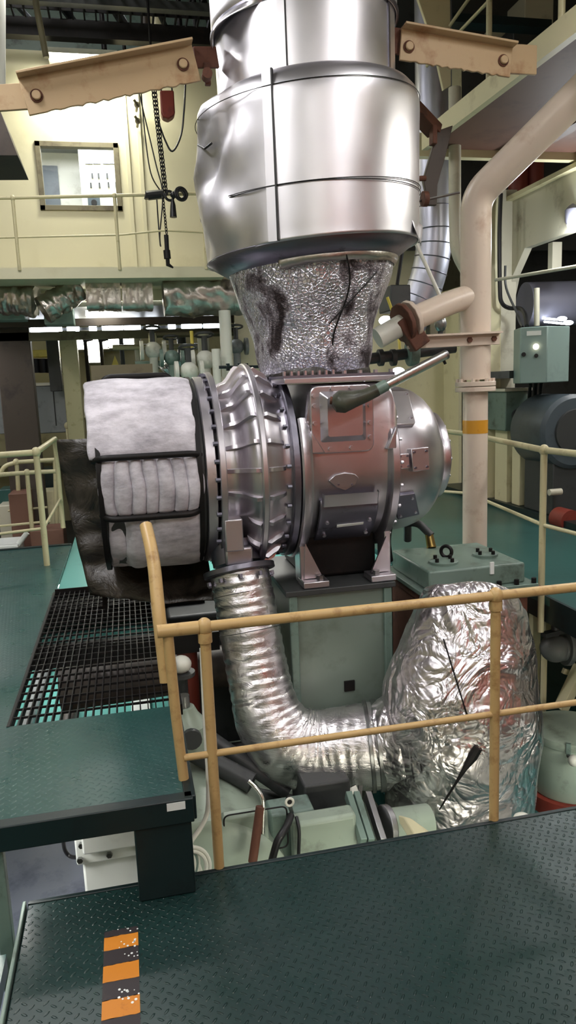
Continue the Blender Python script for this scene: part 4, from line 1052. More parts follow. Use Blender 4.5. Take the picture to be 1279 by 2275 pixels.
# ---------------------------------------------------------------- lower right: drum, posts, valves
y_ = 3.95
a, b = at(1190, 1625, Y=y_), at(1340, 1615, Y=y_)
cx, rr = (a.x+b.x)/2, (b.x-a.x)/2
zt = at(1250, 1618, Y=y_).z; zb = at(1250, 1745, Y=y_).z
t = thing('green_drum', (cx, y_, zb), 'pale green lidded drum standing on a red base at the right', 'drum')
MB().lathe([(zb, rr*.97), (zb+.01, rr), (zt-.06, rr), (zt-.05, rr*.98)], (cx, y_, 0), 'Z', 56).build('body', 'palegreen', t)
MB().lathe([(zt-.05, rr*1.03), (zt-.02, rr*1.05), (zt, rr*1.03), (zt+.012, rr*.9), (zt+.016, .001)], (cx, y_, 0), 'Z', 56).build('lid', 'palegreen', t)
for aa in (190, 235, 262, 300, 340): 
    p = V((cx+rr*1.03*math.cos(R(aa)), y_+rr*1.03*math.sin(R(aa)), zt-.02))
    MB().bar(p+V((0, 0, -.04)), p+V((0, 0, .03)), .03, .022, (math.cos(R(aa)), math.sin(R(aa)), 0)).build('lid_clamp', 'greygreen', t, bev=.003)
q = at(1274, 1690, Y=y_-rr-.03); MB().ball(q, .035, 14, 8).build('knob', 'white', t)
MB().tube([q, q+V((0, .06, 0))], .012, 8).build('knob_stem', 'steel', t)
tag(MB().lathe([(zb-.10, rr*1.14), (zb-.001, rr*1.14), (zb-.001, .001)], (cx, y_, 0), 'Z', 40).build('drum_base', 'red'), 'red oxide round base under the pale green drum', 'base')
struct(MB().box((1.5, 2.6, -1.36), (5, 5.2, zb-.10)).build('lower_floor_plate', 'teal'))
a, b = at(1190, 1310, Y=4.7), at(1196, 1600, Y=4.7)
tag(MB().box((a.x-.03, 4.68, -1.2), (a.x+.035, 4.74, a.z)).build('cream_post', 'cream', bev=.005), 'flat cream post just right of the lagged bend', 'post')
a = at(1203, 1440, Y=4.6)
tag(MB().tube([V((a.x+.02, 4.6, -1.2)), V((a.x+.02, 4.6, a.z))], .022, 12).build('cream_pipe', 'cream'), 'slim cream pipe standing between the flat cream post and the grey valve', 'pipe')
q = at(1232, 1440, Y=4.3)
t = thing('grey_globe_valve', q-V((0, 0, .15)), 'grey globe valve on a pipe right of the lagged bend', 'valve')
MB().ball(q, .10, 24, 14, (1, 1, .95)).build('body', 'grey', t)
MB().tube([q, q+V((.5, -.05, -.05))], .085, 24).build('pipe', 'grey', t)
MB().disc(q+V((.07, 0, 0)), (1, -.1, -.1), .125, .035, 28).build('flange', 'grey', t, bev=.004)
MB().tube([q, q+V((0, 0, .17))], .028, 12).build('stem', 'darkgrey', t)
MB().bar(q+V((-.1, -.02, .11)), q+V((.05, 0, .12)), .05, .03).build('handle', 'darkgrey', t)
MB().torus(q+V((.0, -.02, .19)), (.5, -1, .1), .03, .009, 18, 8).build('ring', 'darkgrey', t)
q = at(1262, 1355, Y=4.3); a, b = at(1232, 1392, Y=4.6), at(1300, 1415, Y=4.6)
tag(MB().box((a.x, 4.58, b.z), (b.x+.3, 4.95, a.z)).build('cream_bracket', 'cream', bev=.006), 'cream shelf bracket above the grey globe valve', 'bracket')
tag(MB().tube([at(1262, 1390, Y=4.68), at(1262, 1335, Y=4.68)], .05, 20).build('cream_mushroom_vent', 'yellow', bev=.008), 'yellowish round cap standing on the cream shelf bracket', 'vent')
p0, p1 = at(1245, 1575, Y=4.5), at(1290, 1480, Y=4.5)
tag(MB().bar(p0, p1, .10, .06).build('cream_brace', 'cream', bev=.005), 'slanting cream brace at the right edge above the drum', 'brace')
tag(MB().bar(at(1250, 1490, Y=4.6), at(1300, 1505, Y=4.6), .03, .04).build('cream_strap', 'cream', bev=.003), 'short cream strap at the right edge above the slanting brace', 'strap')
a, b = at(1150, 1330, Y=4.85), at(1279, 1385, Y=4.85)
tag(MB().box((a.x, 4.85, b.z), (b.x+.2, 4.92, a.z+.02)).build('dark_beam', 'olive', bev=.004), 'drab beam under the teal side deck at the right', 'beam')
p = at(1158, 1815, Y=2.9); tag(MB().ball(p, .03, 14, 8, (1.3, 1, .6)).build('white_vent', 'white'), 'small white cap peeping over the deck edge at the foot of the right rail post', 'vent')
p0, p1 = at(900, 1822, Y=2.85), at(955, 1865, Y=2.6)
tag(MB().prism([at(896, 1815, Y=2.9), at(914, 1818, Y=2.85), at(958, 1850, Y=2.7), at(930, 1872, Y=2.7)], (0, .12, -.06)).build('cream_wedge_plate', 'cream', bev=.006), 'cream wedge shaped plate low under the lagged bend', 'plate')
t = thing('steel_bracket', at(800, 1790, Y=3.2), 'bright folded steel bracket under the clamp ring', 'bracket')
MB().bar(at(780, 1748, Y=3.25), at(798, 1790, Y=3.22), .05, .012, (0, -1, 0)).build('arm', 'steel', t); MB().bar(at(800, 1745, Y=3.25), at(797, 1792, Y=3.22), .02, .012, (0, -1, 0)).build('arm', 'steel', t)

# ---------------------------------------------------------------- bracket arms at the uptake
def arm(px0, px1, hw0, hw1, Y, name, label):
    p0, p1 = at(*px0, Y=Y), at(*px1, Y=Y)
    d = (p1-p0).normalized(); up = V((-d.z, 0, d.x)); up = up if up.z > 0 else -up
    t = thing(name, p1, label, 'bracket')
    n = 40; rows = []
    m = MB()
    poly = [p0+up*hw0, p1+up*hw1]; low = [p1-up*hw1*(1+.0), p0-up*hw0]
    lowpts = [low[0].lerp(low[1], k/n) + up*(.004*math.sin(k*1.7+3*nz((k*.3,0,1))) + .006*nz((k*.7, 0, 3)))*(1 if .08 < k/n < .9 else 0) for k in range(n+1)]
    m.prism(poly+lowpts, (0, .016, 0)); m.build('web', 'rustbeam', t, bev=.003)
    MB().bar(p0+up*hw0+V((0, -.02, 0)), p1+up*hw1+V((0, -.02, 0)), .085, .012, up).build('top_flange', 'rustbeam', t, bev=.002)
    for p in (p0.lerp(p1, .07)-up*.01, p0.lerp(p1, .92)):
        MB().disc(p+V((0, -.002, 0)), (0, -1, 0), .022, .02, 18).build('pin', 'rustbeam', t, bev=.004)
        MB().torus(p+V((0, -.004, 0)), (0, 1, 0), .027, .005, 22, 6).build('pin_washer', 'rust', t)
    return t, p0, p1, up
t, p0, p1, up = arm((52, 214), (436, 138), .088, .088, 4.1, 'hinged_bracket', 'rusty buff bracket arm pinned to the left of the exhaust uptake')
tt = thing('bracket_link', at(0, 222, Y=4.14), 'short buff link bar at the left photo edge joined to the left bracket arm', 'bracket')
MB().bar(at(-160, 228, Y=4.13), at(66, 214, Y=4.13), .02, .12).build('bar', 'rustbeam', tt, bev=.003)
t2 = thing('uptake_lug', at(452, 150, Y=4.15), 'rusty lug welded to the left side of the exhaust uptake', 'bracket')
MB().bar(at(432, 128, Y=4.14), at(482, 128, Y=4.17), .02, .10).build('plate', 'rust', t2, bev=.003)
MB().disc(at(458, 172, Y=4.12), (0, -1, 0), .026, .06, 14).build('bolt_end', 'rust', t2); MB().bar(at(458, 140, Y=4.14), at(462, 190, Y=4.14), .03, .03).build('strap', 'rust', t2, bev=.004)
arm((890, 97), (1136, 138), .08, .078, 4.1, 'hinged_bracket', 'rusty buff bracket arm pinned to the right of the exhaust uptake')
tt = thing('bracket_link', at(1165, 130, Y=4.14), 'buff end plate that the right bracket arm is pinned to', 'bracket')
MB().box(at(1128, 162, Y=4.14), at(1193, 100, Y=4.14)+V((0, .02, 0))).build('plate', 'rustbeam', tt, bev=.003)
t2 = thing('uptake_lug', at(862, 110, Y=4.16), 'rusty lug welded to the right side of the exhaust uptake', 'bracket')
MB().bar(at(846, 88, Y=4.16), at(905, 95, Y=4.13), .02, .13).build('plate', 'rust', t2, bev=.003); MB().bar(at(858, 80, Y=4.1), at(862, 150, Y=4.1), .05, .05).build('pad', 'rust', t2, bev=.004)
# rusty diagonal strut and its lever on the right
t = thing('rusty_strut', at(960, 290, Y=4.55), 'rusty diagonal strut from the uptake to the platform edge', 'strut')
MB().bar(at(852, 172, Y=4.35), at(966, 292, Y=4.55), .06, .10, (0, -1, .3)).build('bar', 'rust', t, bev=.005)
MB().bar(at(962, 280, Y=4.5), at(962, 322, Y=4.5), .06, .03).build('foot', 'rust', t, bev=.004)
t = thing('brown_hanger_plate', at(955, 415, Y=4.5), 'dark brown flat hanger plate beside the clad pipe', 'hanger')
MB().prism([at(972, 290, Y=4.5), at(1006, 278, Y=4.5), at(990, 345, Y=4.5), at(972, 410, Y=4.5), at(970, 456, Y=4.5), at(952, 456, Y=4.5), at(940, 400, Y=4.5)], (0, .03, 0)).build('plate', 'darkbrown', t, bev=.004)
MB().disc(at(938, 442, Y=4.48), (1, 0, 0), .045, .03, 16).build('nut', 'rust', t); MB().tube([at(905, 452, Y=4.5), at(1020, 428, Y=4.5)], .008, 8).build('rod', 'steel', t)
MB().tube([at(905, 398, Y=4.5), at(945, 396, Y=4.5)], .016, 8).build('pin', 'rust', t)

# ---------------------------------------------------------------- right: upper platform, girder, column
struct(MB().box((2.62, 1.2, 3.56), (7, 6.12, 3.60)).build('upper_platform_plate', 'brownunder'))
struct(MB().prism([V((2.50, 6.0, 3.52)), V((2.50, 6.0, 3.66)), V((2.60, 1.2, 3.66)), V((2.60, 1.2, 3.52))], (.05, 0, 0)).build('upper_platform_edge', 'cream'))
struct(MB().box((2.5, 6.08, 3.50), (7, 6.16, 3.68)).build('upper_platform_far_beam', 'cream'))
struct(MB().box((3.3, 2, 3.46), (3.4, 6.1, 3.56)).build('platform_stiffener', 'brownunder'))
struct(MB().box((4.2, 2, 3.46), (4.3, 6.1, 3.56)).build('platform_stiffener', 'brownunder'))
t = thing('guard_rail', (2.55, 4.9, 3.66), 'cream guard rail posts on the edge of the upper platform at top right', 'railing')
for px, py in ((1085, 225), (1245, 130)):
    p = at(px, py, X=2.56); p.z = 3.66
    MB().tube([p, p+V((0, 0, 1.0))], .02, 10).build('post', 'railc', t)
MB().tube([(2.55, 6.0, 4.66), (2.58, 1.5, 4.66)], .02, 10).build('top_rail', 'railc', t)
MB().tube([(2.55, 6.0, 4.15), (2.58, 1.5, 4.15)], .012, 10).build('mid_rail', 'railc', t)
a, b = at(1005, 28, Y=6.9), at(1225, 62, Y=6.9)
struct(MB().box((a.x, 6.9, b.z), (b.x, 7.05, a.z)).build('teal_beam', 'tealdark'))
MBs = [((930, 0), (1000, 0), (994, 74), (952, 62))]
tag(MB().prism([at(px, py, Y=5.6) for px, py in ((926, -10), (1000, -10), (1002, 190), (985, 200), (960, 90))], (0, .03, 0)).build('cream_gusset_plate', 'cream', bev=.004), 'tall cream gusset plate behind the right bracket arm at the top', 'plate')
tag(MB().tube([at(998, 58, Y=5.5), at(1050, -15, Y=5.3)], .012, 8).build('cream_stay', 'railc'), 'thin cream stay rising to the top edge beside the gusset plate', 'rod')
for (x0_, y0_, x1_, y1_, Y_, mt, nm, lb, ct) in (
    (1090, 62, 1128, 110, 8.2, 'girder', 'pale_duct_box', 'pale duct box far above the right platform, left of two', 'box'),
    (1165, -10, 1230, 70, 8.2, 'girder', 'pale_duct_box', 'pale duct box far above the right platform, right of two', 'box'),
    (1140, 60, 1210, 100, 7.8, 'darkgrey', 'dark_fan_housing', 'dark housing under the teal beam at top right', 'machine'),
    (1020, 150, 1075, 250, 8.0, 'darkgrey', 'dark_locker', 'dark locker between the clad pipe and the right bracket arm', 'cabinet'),
    (1000, 150, 1026, 270, 7.4, 'cream', 'cream_switch_panel', 'cream wall panel just right of the thick clad pipe', 'panel')):
    a, b = at(x0_, y1_, Y=Y_), at(x1_, y0_, Y=Y_)
    tag(MB().box((a.x, Y_, a.z), (b.x, 8.6, b.z)).build(nm, mt, bev=.01), lb, ct)
struct(MB().box((2.2, 8.6, 3.2), (6.9, 8.65, 7)).build('wall_upper', 'darkgrey'))
for i, px in enumerate((1018, 1015)):
    a = at(px, (10, 70)[i], Y=7.3)
# girder with haunch and column
m = MB().prism([V((4.0, 7.4, 2.30)), V((4.0, 7.4, 3.46)), V((4.0, 2.5, 3.46)), V((4.0, 2.5, 2.94)), V((4.0, 7.0, 2.94)), V((4.0, 7.22, 2.72))], (.08, 0, 0))
struct(m.build('deep_girder', 'girder'))
struct(MB().box((3.93, 2.5, 3.44), (4.15, 7.4, 3.48)).build('girder_flange', 'cream'))
struct(MB().box((3.62, 7.2, PZ), (3.86, 7.5, 3.55)).build('wall_column', 'cream', bev=.01))
struct(MB().box((3.86, 7.25, PZ), (4.05, 7.5, 3.55)).build('column_web', 'girder'))
struct(MB().box((2.2, 8.83, .34), (3.95, 8.87, 2.75)).build('wall_lower', 'cream'))
struct(MB().box((3.95, 8.4, .34), (3.99, 8.87, 2.75)).build('wall_return', 'cream'))
struct(MB().box((3.7, 5.4, PZ), (6.9, 8.4, PZ+.06)).build('machine_seat', 'tealdark'))
struct(MB().box((4.7, 9.6, .3), (6.9, 9.65, 7)).build('wall_recess', 'darkgrey'))
struct(MB().box((3.7, 7.5, 3.40), (5.6, 8.3, 3.46)).build('bottle_shelf', 'girder'))
for px, nm in ((1150, 'maroon'), (1185, 'maroon')):
    a = at(px, 430, Y=7.9)
    tag(MB().tube([V((a.x, 7.9, 3.46)), V((a.x, 7.9, a.z+.45))], .105, 20).build('red_gas_bottle', 'red'), 'dull red cylinder standing above the white girder, ' + ('left' if px == 1150 else 'right') + ' one of a pair', 'cylinder')
# cables on the column
def cable(pts, r, mt, label, nm='cable', cat='cable'): return tag(MB().tube(smooth_pts(pts), r, 8).build(nm, mt), label, cat)
cable([at(1112, 430, Y=7.1), at(1109, 520, Y=7.1), at(1110, 640, Y=7.1), at(1114, 672, Y=7.1), at(1130, 684, Y=7.1), at(1155, 686, Y=7.0), at(1166, 700, Y=6.8), at(1170, 725, Y=6.5)], .022, 'rubber', 'thick black cable running down the cream column to the control box')
cable([at(1122, 590, Y=7.1), at(1124, 640, Y=7.1), at(1150, 700, Y=6.9), at(1160, 726, Y=6.6)], .012, 'darkgrey', 'thin grey cable curling beside the thick black cable')
cable([at(1266, 455, Y=6.4), at(1262, 420, Y=6.4), at(1268, 395, Y=6.4), at(1282, 375, Y=6.4)], .012, 'rubber', 'black flex looping above the bulkhead lamp')
tag(MB().tube([at(1100, 622, Y=6.9), at(1290, 590, Y=6.0)], .016, 10).build('conduit_pipe', 'girder'), 'thin pale conduit crossing in front of the cream column', 'pipe')
tag(MB().tube([at(1192, 640, Y=6.6), at(1192, 724, Y=6.6)], .026, 10).build('conduit_drop', 'girder'), 'short pale conduit dropping into the top of the control box', 'pipe')
tag(MB().box(at(1226, 600, Y=6.9), V((at(1248, 545, Y=6.9).x, 6.98, 2.98))).build('white_hanger', 'girder'), 'white hanger bar under the white girder', 'hanger')
# control box
q = at(1215, 785, Y=6.1)
t = thing('control_box', (q.x, q.y+.2, at(1215, 852, Y=6.1).z), 'blue green control box with a lit indicator lamp on the column at right', 'control box')
zt, zb = at(1215, 724, Y=6.1).z, at(1215, 850, Y=6.1).z
c0 = V((q.x, 6.1, 0)); cl = at(1155, 785, Y=6.22); cr = at(1264, 785, Y=6.2)
v = lambda p, z: V((p.x, p.y, z))
bk = V((.10, .3, 0))
MB().prism([v(cl, zb), v(c0, zb), v(cr, zb), v(cr+bk, zb), v(cl+bk, zb)], (0, 0, zt-zb)).build('body', 'cabgreen', t, bev=.008)
fn = (c0-cl).cross(V((0, 0, 1))).normalized(); fn = -fn if fn.y > 0 else fn
pt = lambda px, py: (lambda u_: v(cl.lerp(c0, u_), at(px, py, Y=6.12).z))((px-1155)/60)
p = pt(1190, 770); MB().disc(p, fn, .026, .02, 16).build('indicator_lamp', 'indicator', t)
MB().disc(pt(1191, 790), fn, .018, .02, 14).build('push_button', 'rubber', t); MB().disc(pt(1163, 787), fn, .02, .02, 14).build('door_lock', 'rubber', t)
a, b = pt(1169, 745), pt(1201, 734)
MB().prism([v(a, a.z), v(b, a.z), v(b, b.z), v(a, b.z)], fn*.006).build('label_plate', 'label', t)
MB().box((cl.x+.05, 6.5, zb+.05), (cr.x, 7.25, zb+.12)).build('support_arm', 'darkgrey', t)
a, b = at(1122, 958, Y=6.8), at(1172, 868, Y=6.8)
t = thing('gauge_box', ((a.x+b.x)/2, 6.7, a.z), 'small grey box with a round gauge below the control box', 'gauge')
MB().box((a.x, 6.8, a.z), (b.x, 7.2, b.z)).build('body', 'greygreen', t, bev=.01); MB().box((a.x-.02, 6.78, b.z), (b.x+.04, 7.2, b.z+.03)).build('cover', 'girder', t, bev=.004)
MB().disc(at(1148, 922, Y=6.8), (0, -1, 0), .06, .03, 24).build('gauge', 'darkgrey', t)
MB().box((a.x+.05, 6.85, PZ+.06), (b.x-.05, 7.1, a.z)).build('stand', 'cream', t)
for i, px in enumerate((1178, 1190, 1202)):
    cable([at(px, 852, Y=6.4), at(px-2, 880, Y=6.62), at(px-4+2*i, 930, Y=7.0), at(px-6, 1000, Y=7.25)], .016, 'rubber', ('black cable hanging from the control box, leftmost of three', 'black cable hanging from the control box, middle of three', 'black cable hanging from the control box, rightmost of three')[i])
# motor and its base
q = at(1285, 960, Y=5.9)
t = thing('grey_motor', (q.x, 6.3, PZ+.06), 'big dark blue grey motor drum at the right edge behind the rail', 'motor')
MB().lathe([(5.95, .22), (5.95, .30), (5.98, .335), (6.5, .335), (6.55, .30)], (q.x, 0, q.z), 'Y', 56).build('shell', 'bluegrey', t)
MB().lathe([(5.93, .001), (5.93, .20), (5.96, .21)], (q.x, 0, q.z), 'Y', 36).build('end_plate', 'darkgrey', t)
MB().box((q.x-.18, 6.0, PZ+.06), (q.x+.4, 6.5, q.z-.15)).build('bed', 'darkgrey', t, bev=.01)
MB().disc(at(1240, 1150, Y=5.95), (0, -1, 0), .10, .2, 24).build('red_flange', 'red', t)
MB().disc(at(1246, 1092, Y=5.9), (-1, 0, 0), .03, .12, 12).build('drain_cock', 'girder', t)
a, b = at(1152, 1130, Y=6.6), at(1178, 990, Y=6.6)
tag(MB().box((a.x, 6.6, PZ+.06), (b.x, 6.75, b.z)).build('pale_pump_column', 'cream', bev=.01), 'pale pump column standing left of the big motor drum', 'pump')
a, b = at(1182, 1150, Y=6.6), at(1204, 985, Y=6.6)
tag(MB().box((a.x, 6.6, PZ+.06), (b.x, 6.75, b.z)).build('grey_pump_column', 'grey', bev=.01), 'narrow grey pump column touching the left of the motor drum', 'pump')
a, b = at(1175, 690, Y=7.6), at(1300, 690, Y=7.6)
tag(MB().tube([(a.x, 7.7, at(1230, 676, Y=7.7).z), (b.x+1, 7.5, at(1230, 676, Y=7.7).z)], .24, 36).build('lavender_tank', 'lavender'), 'lavender grey horizontal tank above and behind the control box', 'tank')
for px, py, nm in ((1248, 708, 0), (1262, 717, 1)):
    q = at(px, py, Y=7.15 - .1*nm)
    tag(MB().ball(q, .035, 12, 8, (1.6, 1, .7)).tube([q, q+V((0, .1, .0)), q+V((0, .45, .05))], .012, 6).build('tank_lamp', 'bulb'), ('small glowing lamp above the control box, upper left of a pair', 'small glowing lamp above the control box, lower right of a pair')[nm], 'lamp')
# bulkhead lamp
q = at(1274, 497, Y=6.2)
t = thing('bulkhead_lamp', q, 'bright bulkhead lamp with a grey hood hanging at the right edge', 'lamp')
MB().lathe([(-.03, .055), (.0, .075), (.10, .078), (.13, .05), (.15, .02)], q+V((0, 0, .02)), 'Z', 24).build('hood', 'lavender', t)
MB().ball(q, .06, 16, 10, (1, 1, .9)).build('globe', 'bulb', t)
l = bpy.data.lights.new('lamp_light', 'POINT'); l.energy = 30; l.shadow_soft_size = .07; l.color = (.93, .97, 1)
lo = bpy.data.objects.new('lamp_light', l); COL.objects.link(lo); lo.parent = t; lo.location = (-.05, -.12, -.09)

# ---------------------------------------------------------------- chain hoist and ropes by the gallery
t = thing('chain_hoist', at(372, 590, Y=7.7), 'long dark hand chain with a hook hanging past the gallery rail', 'chain')
def chain(p0, p1, link=.05, r=.006, nm='hand_chain'):
    p0, p1 = V(p0), V(p1); L_ = (p1-p0).length; n_ = int(L_/(link*.72)); d = (p1-p0).normalized(); u = d.orthogonal().normalized(); w = d.cross(u); m = MB()
    for k in range(n_):
        c_ = p0.lerp(p1, (k+.5)/n_); e = u if k % 2 else w
        m.tube([c_+d*(link*.5*math.sin(a_))+e*(link*.3*math.cos(a_)) for a_ in [2*math.pi*j/10 for j in range(10)]], r, 5, closed=True)
    o_ = m.build(nm, 'black', t); o_['kind'] = 'stuff'; return o_
chain(at(338, 188, Y=7.7), at(366, 432, Y=7.7)); chain(at(343, 188, Y=7.65), at(370, 432, Y=7.65)); chain(at(361, 432, Y=7.68), at(370, 520, Y=7.68), .04, .005)
MB().tube([at(340, 189, Y=7.68), V((at(340, 189, Y=7.68).x, 7.68, gt+.26))], .012, 8).build('suspension_rod', 'black', t)
MB().tube([at(369, 522, Y=7.68), at(371, 560, Y=7.68)], .022, 10).build('hook_block', 'black', t)
MB().tube([at(370, 556, Y=7.68), at(372, 575, Y=7.68)], .034, 10).build('hook_swivel', 'black', t)
q = at(373, 588, Y=7.68); MB().tube([at(372, 574, Y=7.68), q, q+V((.05, 0, -.03))], [.02, .022, .008], 8).build('hook', 'black', t)
a, b = at(356, 248, Y=7.6), at(388, 200, Y=7.6)
t = thing('hoist_block', V(((a.x+b.x)/2, 7.66, a.z)), 'small dark red hoist block with a pointed base hanging from chain links', 'hoist')
pts = [at(355, 200, Y=7.6), at(386, 200, Y=7.6), at(389, 252, Y=7.6), at(384, 258, Y=7.6), at(374, 264, Y=7.6), at(362, 259, Y=7.6), at(358, 250, Y=7.6)]
MB().prism(pts, (0, .12, 0)).build('body', 'red', t, bev=.012)
for dx in (358, 382): MB().tube([at(dx, 202, Y=7.66), at(dx-2, 178, Y=7.66)], .008, 6).build('link', 'black', t)
cable(sag(at(412, 176, Y=7.6), at(349, 270, Y=7.7), .0, 4)[:1] + [at(409, 240, Y=7.6), at(402, 300, Y=7.6), at(383, 336, Y=7.6), at(366, 310, Y=7.65), at(349, 262, Y=7.7)], .009, 'rubber', 'black rope hanging in a deep loop below the hoist block', 'rope', 'rope')
for i, pl in enumerate((((312, 190), (322, 300), (335, 385), (356, 424)), ((306, 195), (345, 360), (361, 430), (355, 520), (357, 548)), ((348, 440), (352, 500), (356, 546)))):
    cable([at(px, py, Y=8.3 if i < 2 else 8.2) for px, py in pl], .007, 'rubber', ('thin rope sloping to the left of the hand chain', 'thin rope running behind the hand chain to below the rail', 'thin rope end dangling under the knot of the rail')[i], 'rope', 'rope')
q0, q1 = at(327, 435, Y=7.98), at(364, 431, Y=7.98)
t = thing('rope_bundle', q0, 'dark rope wound round the gallery rail with a coil and a hanging tassel', 'rope')
MB().tube([q0+V((0, 0, -.03)), q0, q1], [.034, .045, .042], 12, fn=lambda i, a: 1+.1*math.sin(5*a+i)).build('wrapping', 'rubber', t)
for px, py, r_ in ((376, 435, .045), (402, 431, .062), (404, 432, .05), (400, 433, .045)): MB().torus(at(px, py, Y=7.95), (.3, -1, .1), r_, .014, 22, 7).build('coil', 'rubber', t)
MB().ball(at(385, 433, Y=7.96), .035, 10, 6).build('knot', 'rubber', t)
MB().tube([at(383, 440, Y=7.95), at(384, 455, Y=7.95), at(385, 483, Y=7.95)], [.010, .026, .036], 10).build('tassel', 'rubber', t)
for i, (px, py) in enumerate(((304, 232), (306, 268))):
    q = at(px, py, Y=8.6); t = thing('wall_hook', q, ('small wall hook left of the ropes, upper of two', 'small wall hook left of the ropes, lower of two')[i], 'hook')
    MB().tube([q+V((0, .25, .02)), q, q+V((-.03, -.02, .04))], .014, 8).build('arm', 'olive', t); MB().disc(q, (0, 1, 0), .03, .02, 12).build('cup', 'olive', t)
# bracket plate and white pipe at the left edge
tag(MB().prism([at(-60, 120, Y=4.6), at(-2, 240, Y=4.6), at(39, 345, Y=4.6), at(-60, 345, Y=4.6)], (0, .5, 0)).build('brown_plate_box', 'darkbrown'), 'dark brown wedge box cut by the left photo edge below the buff arm', 'box')
tag(MB().tube([at(0, 200, Y=6.2), at(0, -30, Y=6.2)], .04, 14).build('white_pipe', 'white'), 'white pipe at the top left photo edge', 'pipe')

# ---------------------------------------------------------------- dark upper deck over the gallery
gt2 = gt
struct(MB().box((-4, 8.5, gt-.02), (1.35, 8.62, gt+.14)).build('upper_girder', 'black'))
struct(MB().box((-4, 8.2, gt+.16), (1.35, 8.3, gt+.24)).build('upper_stringer', 'darkgrey'))
g = MB()
for k in range(46): g.box((-4+.118*k-.008, 5.6, gt+.25), (-4+.118*k+.008, 8.9, gt+.30))
for k in range(14): g.box((-4, 5.7+.24*k, gt+.26), (1.35, 5.715+.24*k, gt+.29))
tag(g.build('upper_walkway_grating', 'black', sharp=20), 'dark grating of the walkway overhead at the top left', 'grating')
struct(MB().box((-6, 10.4, gt), (1.6, 10.5, 7.1)).build('upper_wall', 'greygreen'))
for i, (px, y0, y1, mt, r_) in enumerate(((345, -20, 76, 'cream', .085), (318, -20, 100, 'darkbrown', .05), (222, -20, 110, 'black', .03), (270, 20, 110, 'black', .02), (395, -10, 110, 'black', .03), (430, -10, 110, 'black', .025))):
    a, b = at(px, y0, Y=9.2), at(px, y1, Y=9.2)
    tag(MB().tube([V((a.x, 9.2, a.z)), V((a.x, 9.2, b.z))], r_, 12).build('overhead_stanchion', mt),
        ('cream post under the overhead deck at the top left', 'dark brown post beside the cream overhead post', 'black hanger rod above the fluorescent lamp', 'thin black hanger rod between lamp and cream post', 'black hanger rod left of the exhaust uptake', 'thin black hanger rod nearest the exhaust uptake')[i], 'post')
tag(MB().tube([at(80, 10, Y=8.0)+V((0, 0, .4)), at(80, 10, Y=8.0), at(103, 128, Y=8.0)], .03, 10).build('buff_stay', 'olive'), 'buff stay hanging down at the top left, ending above the bracket arm', 'rod')
for i in range(9):
    x = -3+.5*i; 
    tag(MB().tube(sag((x, 6.2, gt+.5+.06*(i % 3)), (x+.9, 9.6, gt+.42+.07*(i % 2)), .10), .03+.012*(i % 3), 8).build('overhead_pipe', ('darkgrey', 'black', 'darkbrown')[i % 3]), 'dark pipe crossing above the overhead grating', 'pipe', 'dark pipes above the overhead grating')
a, b = at(230, 95, Y=9.0), at(275, 70, Y=9.0)
for i, (px, py) in enumerate(((122, 8), (303, 12), (185, 86), (372, 22))):
    q = at(px, py, Y=9.6); tag(MB().ball(q, .05, 10, 6, (1.2, 1, .8)).build('small_lamp', 'bulb'), ('small glowing lamp up at the far top left', 'small glowing lamp between the overhead posts', 'small glowing lamp just over the fluorescent lamp', 'small glowing lamp near the uptake at the top')[i], 'lamp')

# ---------------------------------------------------------------- under the gallery: lagged pipes, beams, far machinery
def crumple(name, p0, p1, r, mt, label, sq=1., amp=.12, cat='pipe', off=0):
    n_ = 40; p0, p1 = V(p0), V(p1)
    pts = [p0.lerp(p1, k/n_) for k in range(n_+1)]
    def f(i, a):
        q = V((i*.12, math.cos(a)*1.2, math.sin(a)*1.2))
        e = 1/max(abs(math.cos(a)), abs(math.sin(a))) if sq > 1 else 1
        return (1+(min(e, 1.3)-1)) + amp*nz(q, 1.4, off) + amp*.6*ridge(q, 1.9, off+4)
    o_ = MB().tube(pts, r, 36, fn=f).build(name, mt, sharp=70)
    return tag(o_, label, cat)
crumple('lagged_duct', at(192, 655, Y=8.5), at(268, 655, Y=8.5), .16, 'dirtysheet', 'boxy foil lagged duct under the gallery, left half', 2, .05, 'duct', 3)
crumple('lagged_duct', at(271, 655, Y=8.5), at(338, 655, Y=8.5), .16, 'dirtysheet', 'boxy foil lagged duct under the gallery, right half', 2, .06, 'duct', 8)
crumple('foil_pipe', at(362, 660, Y=8.4), at(545, 655, Y=8.4), .20, 'dirtysheet', 'crumpled foil wrapped pipe under the gallery beside the exhaust uptake', 1, .16, 'pipe', 5)
crumple('foil_bundle', at(95, 690, Y=8.5), at(175, 640, Y=8.6), .13, 'dirtysheet', 'dark crumpled foil bundle slanting under the gallery at left', 1, .2, 'pipe', 12)
crumple('foil_bundle', at(-20, 660, Y=8.7), at(80, 670, Y=8.6), .16, 'dirtysheet', 'dark crumpled foil bundle under the gallery at the left photo edge', 1, .2, 'pipe', 15)
for i, (px, py) in enumerate(((20, 690), (130, 700))):
    q = at(px, py, Y=8.9); tag(MB().box(q+V((-.16, 0, -.1)), q+V((.16, .3, .1))).build('green_fan_box', 'cabgreen', bev=.01), ('pale green box under the gallery at the left photo edge', 'pale green box under the slanting foil bundle')[i], 'box')
a = at(230, 695, Y=9.0)
tag(MB().box((a.x-.2, 9.0, a.z-.03), (a.x+.15, 9.05, a.z+.03)).build('strip_lamp', 'tubelight'), 'small glowing strip lamp below the boxy foil ducts', 'lamp')
for i, (y0, y1, Y_, mt) in enumerate(((706, 722, 9.2, 'darkbrown'), (734, 752, 9.6, 'olive'))):
    a, b = at(250, y1, Y=Y_), at(250, y0, Y=Y_)
    struct(MB().box((-4, Y_, a.z), (2.6, Y_+.12, b.z)).build('cross_beam', mt))
